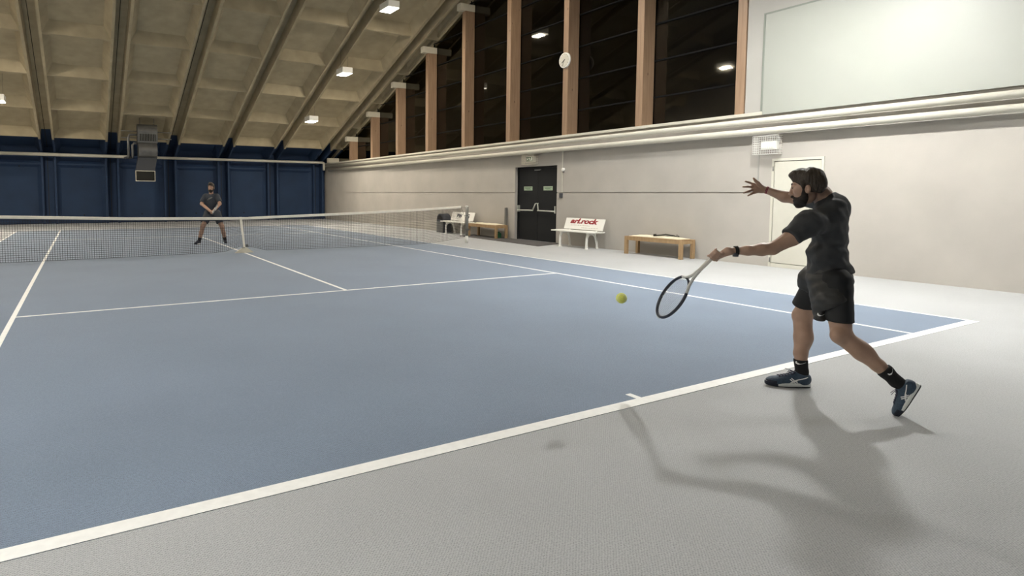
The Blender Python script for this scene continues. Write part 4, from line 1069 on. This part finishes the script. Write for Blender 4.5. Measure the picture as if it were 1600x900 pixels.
# shirt
s = Field(.005)
hem = (A(1296, 428.5, 4.2), np.array(vr)*.10+np.array((0, 0, -1)))
s.ell(A(1298, 336, 4.22), (.112, .165, .115), BF, k=.06).ell(A(1296, 365, 4.22), (.110, .155, .12), BF, k=.06).ell(A(1292, 396, 4.24), (.114, .150, .11), BF, k=.05)
s.cap(A(1293, 398, 4.25), A(1298, 442, 4.26), .112, .155, k=.04, n=tuple(vd), fl=1.22, clips=[hem])
s.ell(A(1304, 319, 4.20), (.080, .145, .075), BF, k=.05)
s.chain([A(1294, 320, 4.21), A(1289, 306, 4.22)], [.082, .062], k=.03, clips=[(A(1280, 313, 4.22), tuple(np.array(vr)*-.55+np.array((0, 0, 1))))])
hemL = (A(1235.5, 372.5, 4.07), A(1235.5, 372.5, 4.07)-A(1275, 338, 4.09))
s.chain([A(1290, 342, 4.12), A(1264, 350, 4.07), A(1231, 375, 4.06)], [.080, .080, .064], k=.06, clips=[hemL])
hemR = (A(1253, 311, 4.63), A(1249, 311, 4.66)-A(1280, 310, 4.42))
s.chain([A(1284, 313, 4.38), A(1252, 311, 4.63)], [.066, .056], k=.04, clips=[hemR])
fd1, fd2 = folds(11, .0070, 30, (.2, 0, 1)), folds(12, .0035, 62, (.6, .2, .8))
waist_z = A(1295, 400, 4.24)[2]
def shirt_d(P): return fd1(P)*(.5+1.3*np.exp(-((P[:, 2]-waist_z)/.13)**2))+fd2(P)
shirt = mk('shirt', s.mesh(disp=shirt_d), M['shirt'], P1_)
# shorts over tights
t = Field(.005)
t.chain([hipR, A(1255.5, 478, 4.50)], [.094, .078], k=.03, clips=[(A(1256, 475.5, 4.50), A(1254, 493, 4.53)-A(1262, 461, 4.45))])
t.chain([hipL, A(1313, 505, 4.05)], [.100, .080], k=.03, clips=[(A(1315, 502.5, 4.05), (0, 0, -1))])
mk('tights', t.mesh(disp=folds(21, .0012, 50)), M['tights'], P1_, label='black inner tights under the shorts')
t = Field(.005)
t.ell(A(1295, 434, 4.27), (.135, .165, .085), BF, k=.03)
t.cap(A(1299, 440, 4.22), A(1301, 470, 4.12), .128, .104, k=.03, n=tuple(vd), fl=1.1, clips=[(A(1300, 478, 4.12), tuple(np.array(vr)*.55+np.array((0, 0, -1))))])
t.cap(A(1286, 440, 4.28), A(1281, 496, 4.14), .100, .040, k=.03, n=tuple(vd), fl=1.3, clips=[(A(1281, 500.5, 4.14), tuple(np.array(vr)*-.1+np.array((0, 0, -1))))])
t.cap(A(1272, 436, 4.40), A(1266, 448, 4.44), .105, .085, k=.03, clips=[(A(1262, 455, 4.45), tuple(np.array(vr)*-.5+np.array((0, 0, -1))))])
shorts = mk('shorts', t.mesh(disp=lambda P: folds(31, .0032, 34)(P)+folds(32, .0026, 75)(P)), M['shorts'], P1_)
sx, sw = swoosh()
VD3 = (A(1283, 491, 4.5)-A(1283, 491, 3.5)); VD3 = VD3/np.linalg.norm(VD3)
ribbon([shorts], sx, sw, A(1283.5, 492, 4.05), np.array(vr)*.042, np.array(Z)*.042, VD3, .002, .003, 'logo', M['logo'], shorts)
# socks
def sock(pts, rs, clip):
    q = Field(.004); q.chain(pts, rs, k=.015, clips=[clip]); return mk('sock', q.mesh(), M['sock'], P1_)
sk1 = sock([A(1251, 562, 4.505), ankR, ankR0], [.048, .042, .038], (A(1250.5, 561.5, 4.505), (0, 0, 1)))
sk2 = sock([A(1372, 571, 3.94), A(1384, 580.5, 3.925), ankL, ankL0], [.047, .044, .040, .036], (A(1383, 575, 3.93), tuple(-ax_)))
ribbon([sk1], sx, sw, A(1251, 569, 4.4), np.array(vr)*.062, np.array(Z)*.045, VD3, .002, .003, 'logo', M['logo'], sk1)
u2 = np.array(vr)*.55+np.array((0, 0, .83)); v2 = np.array(vr)*-.83+np.array((0, 0, .55))
ribbon([sk2], sx, sw, A(1394, 582, 3.85), u2*.045, v2*.036, VD3, .002, .003, 'logo', M['logo'], sk2)
# shoes
make_shoe(P1_, FH, frame_from(tuple(gd), (0, 0, 1)), .315, 1)
make_shoe(P1_, Vector(heelp), TB, .262, 1)
# watch and bracelet
wx = (elL-wrL)/np.linalg.norm(elL-wrL)
def ringpts(c, axis, r, n=24, e=1.0):
    a1 = np.cross(axis, np.array((0, 0, 1.))); a1 /= np.linalg.norm(a1); a2 = np.cross(axis, a1)
    return [c+r*(a1*math.cos(2*PI*i/n)*e+a2*math.sin(2*PI*i/n)) for i in range(n)]
wb = MB(); wb.tube([tuple(wrL+wx*.004-wx*.010), tuple(wrL+wx*.004+wx*.012)], .0335, 20); mkmb(wb, 'watch', M['vblack'], P1_, 'auto', label='black wrist watch')
wf = MB(); wc = wrL+wx*.004+np.array((0, 0, -.026))-np.array(vd)*.012
wf.tube([tuple(wc+np.array((0, 0, .008))), tuple(wc+np.array((0, 0, -.010))-np.array(vd)*.006)], .019, 16); mkmb(wf, 'watch_case', M['dgrey'], P1_, 'auto')
bx_ = (elR-wrR)/np.linalg.norm(elR-wrR)
bb = MB(); bb.tube([tuple(p) for p in ringpts(wrR+bx_*.006, bx_, .0285)], .0035, 6, closed=True); bb.tube([tuple(p) for p in ringpts(wrR-bx_*.002, bx_, .0285)], .003, 6, closed=True)
mkmb(bb, 'bracelet', M['redtab'], P1_, True, label='dark red cord bracelet')

# ---------------------------------------------------------------- racket builder
def make_racket(butt, axis, wid, label, D, L=.69, s_=1.0, mesh=True):
    axis = Vector(axis).normalized(); wid = Vector(wid); wid = (wid-axis*wid.dot(axis)).normalized(); nn = axis.cross(wid)
    e = empty('tennis_racket', butt, 0, label, 'racket')
    W = lambda x, y, z=0: axis*(x*s_)+wid*(y*s_)+nn*(z*s_)
    c = .500; a, b = .184, .140
    g = MB(); n = 18
    g.tube([W(0, 0), W(.012, 0), W(.02, 0), W(.19, 0), W(.20, 0)], [.019*s_, .0185*s_, .016*s_, .0145*s_, .0135*s_], 8); g.build('grip', M['grip'], e)
    MB().tube([W(-.004, 0), W(.004, 0)], .0185*s_, 8).build('butt_cap', M['frame_grey'], e)
    fr1 = MB(); pts = [W(c-a*math.cos(t), b*math.sin(t)) for t in np.linspace(-2.55, 2.55, 44)]
    pts = [W(c+a*math.cos(t), b*math.sin(t)) for t in np.linspace(-2.45, 2.45, 44)]
    fr1.tube(pts, .0115*s_, 8); fr1.build('hoop', M['frame_dark'], e, True)
    fr2 = MB()
    for sg in (1, -1):
        q = [W(.19, sg*.006), W(.26, sg*.016), W(.32, sg*.045), W(c+a*math.cos(2.45), sg*b*math.sin(2.45))]
        fr2.tube(q, [.011*s_, .011*s_, .0115*s_, .0115*s_], 8)
    fr2.build('throat', M['frame_grey'], e, True)
    fr3 = MB(); fr3.tube([W(c+a*math.cos(t), b*math.sin(t)) for t in np.linspace(2.45, 2*PI-2.45, 12)], .009*s_, 8); fr3.build('bridge', M['frame_dark'], e, True)
    gm = MB(); gm.tube([W(c+(a+.008)*math.cos(t), (b+.008)*math.sin(t)) for t in np.linspace(-.5, .5, 10)], .008*s_, 8); gm.build('bumper_guard', M['frame_grey'], e, True)
    st = MB()
    for i in range(-7, 8):
        y = i*.0165; xx = a*math.sqrt(max(0, 1-(y/b)**2)); st.tube([W(c-xx, y), W(c+xx, y)], .0009*s_, 4)
    for i in range(-8, 9):
        x = i*.0195; yy = b*math.sqrt(max(0, 1-(x/a)**2)); st.tube([W(c+x, -yy), W(c+x, yy)], .0009*s_, 4)
    st.build('strings', M['string'], e)
    return e
# the face is turned: its width vector mostly points left-right with a large part towards the net
wv = np.array(vr)*.17-np.array(vd)*.71+np.array((0, 0, -.68))
make_racket(Vector(butt), hdir, wv, 'dark racket with pale grip swung low in the left hand of the man in black', 3.9)

# ================================================================ far player beyond the net
b2 = Vector((-.15, 14.9, 0))
P2_ = empty('person', b2, 0, 'man in grey shirt and shorts waiting legs apart behind the net, racket held in front', 'person')
Dq = 16.95
B2 = np.array([rt[:], Vector((fw.x, fw.y, 0)).normalized()[:], Z[:]]).T
Bz = lambda x, y, d=Dq: np.array(at(x, y, d)[:])
aw = np.array(Vector((fw.x, fw.y, 0)).normalized()[:])
q = Field(.010)
hp1, hp2 = Bz(326, 333.5), Bz(337.5, 333.5)
kn1, kn2 = Bz(317.2, 353, 16.75), Bz(347, 354, 16.95)
fa1 = np.array((-.53, 14.98, .09)); fa2 = np.array((.175, 14.98, .09))
q.chain([hp1, kn1, kn1*.55+fa1*.45, fa1], [.088, .062, .056, .04], k=.03); q.chain([hp2, kn2, kn2*.55+fa2*.45, fa2], [.088, .062, .056, .04], k=.03)
q.ell(Bz(331.5, 329), (.15, .11, .12), B2, k=.04).ell(Bz(330.5, 318, 16.9), (.15, .10, .16), B2, k=.04).ell(Bz(330, 310, 16.88), (.15, .10, .12), B2, k=.04)
q.chain([Bz(330, 304, 16.85), Bz(330, 298, 16.8)], [.06, .055], k=.03)
for sx1, ex, hx in ((321, 315, 329.8), (339.5, 343.4, 332.6)):
    q.chain([Bz(sx1, 307.5, 16.86), Bz(ex, 318.5, 16.75), Bz(hx, 331, 16.45)], [.054, .046, .032], k=.02)
hb_ = Bz(331.5, 331.5, 16.42)
for j in range(4):
    for sg in (-1, 1):
        o_ = np.array(rt)*.018*(j-1.5)+np.array((0, 0, -.012*sg)); q.chain([hb_+np.array(rt)*(-.02*sg)+np.array((0, 0, .02*sg)), hb_+o_-aw*.030, hb_+o_*1.1-aw*.02-np.array((0, 0, .03*sg))], [.020, .0125, .011], k=.006)
H2 = frame_from(tuple(-aw*1.0+np.array((0, 0, -.10))), (0, 0, 1))
hd2, hair2, beard2, eyes2, brows2 = head_parts(H2, Bz(330, 293, 16.76), .007, scale=1.02, quiff=1.12)
mk('body', merge([q.mesh(), hd2]), M['skin2'], P2_); mk('hair', hair2, M['hair'], P2_); mk('beard', beard2, M['beard'], P2_)
for e in eyes2: mkmb(e, 'eye', [M['eye'], M['iris']], P2_, True)
for e in brows2: mkmb(e, 'eyebrow', M['beard'], P2_, True)
q = Field(.010)
q.ell(Bz(330.3, 309, 16.88), (.185, .13, .13), B2, k=.06).ell(Bz(330.6, 318, 16.9), (.188, .128, .17), B2, k=.05)
q.cap(Bz(331, 324), Bz(331.5, 336), .15, .16, k=.03, clips=[(Bz(331, 333.6), (0, 0, -1))])
for sx1, ex, ey in ((321, 315.4, 316.5), (339.5, 343.4, 316)):
    a_, b_ = Bz(sx1, 307, 16.86), Bz(ex, ey, 16.78); q.chain([a_, b_], [.084, .070], k=.04, clips=[(b_, b_-a_)])
shirt2 = mk('shirt', q.mesh(disp=folds(41, .006, 22), gclips=[(Bz(330, 300.8), (0, 0, 1))]), M['shirt2'], P2_)
ribbon([shirt2], [(-.08, -.03), (-.03, .01), (.02, .03), (.06, .05)], [.02, .045, .04, .015], Bz(328.5, 311, 16.3), rt[:], (0, 0, 1), Bz(328.5, 311, 17)-np.array(CAM[:]), .003, .004, 'chest_print', M['steel'], shirt2)
q = Field(.010)
for a_, b_ in ((hp1, kn1), (hp2, kn2)):
    e_ = a_+(b_-a_)*.80; q.chain([a_, e_], [.125, .098], k=.03, clips=[(a_+(b_-a_)*.72, b_-a_)])
q.ell(Bz(331.5, 333), (.165, .125, .09), B2, k=.03)
mk('shorts', q.mesh(disp=folds(42, .005, 25)), M['shorts2'], P2_)
for fa, kn, ang in ((fa1, kn1, -.12), (fa2, kn2, .30)):
    q = Field(.008); q.chain([fa+(kn-fa)*.26, fa], [.052, .048], k=.01, clips=[(fa+(kn-fa)*.26, kn-fa)]); mk('sock', q.mesh(), M['sock'], P2_)
    dx = -aw*math.cos(ang)+np.array(rt)*math.sin(ang)*1.4; dx[2] = 0; dx /= np.linalg.norm(dx)
    make_shoe(P2_, Vector(tuple(np.array((fa[0], fa[1], .001))-dx*.06)), frame_from(tuple(dx), (0, 0, 1)), .30, 1, .008, False, M['shoe_dark'])
rx = np.array(rt)*.45-aw*.80+np.array((0, 0, .20))
make_racket(Vector(hb_-rx/np.linalg.norm(rx)*.05+np.array((0, 0, -.005))), rx, np.array(rt)*.5+np.array((0, 0, 1)), 'dark racket held low in both hands by the man behind the net', 16)
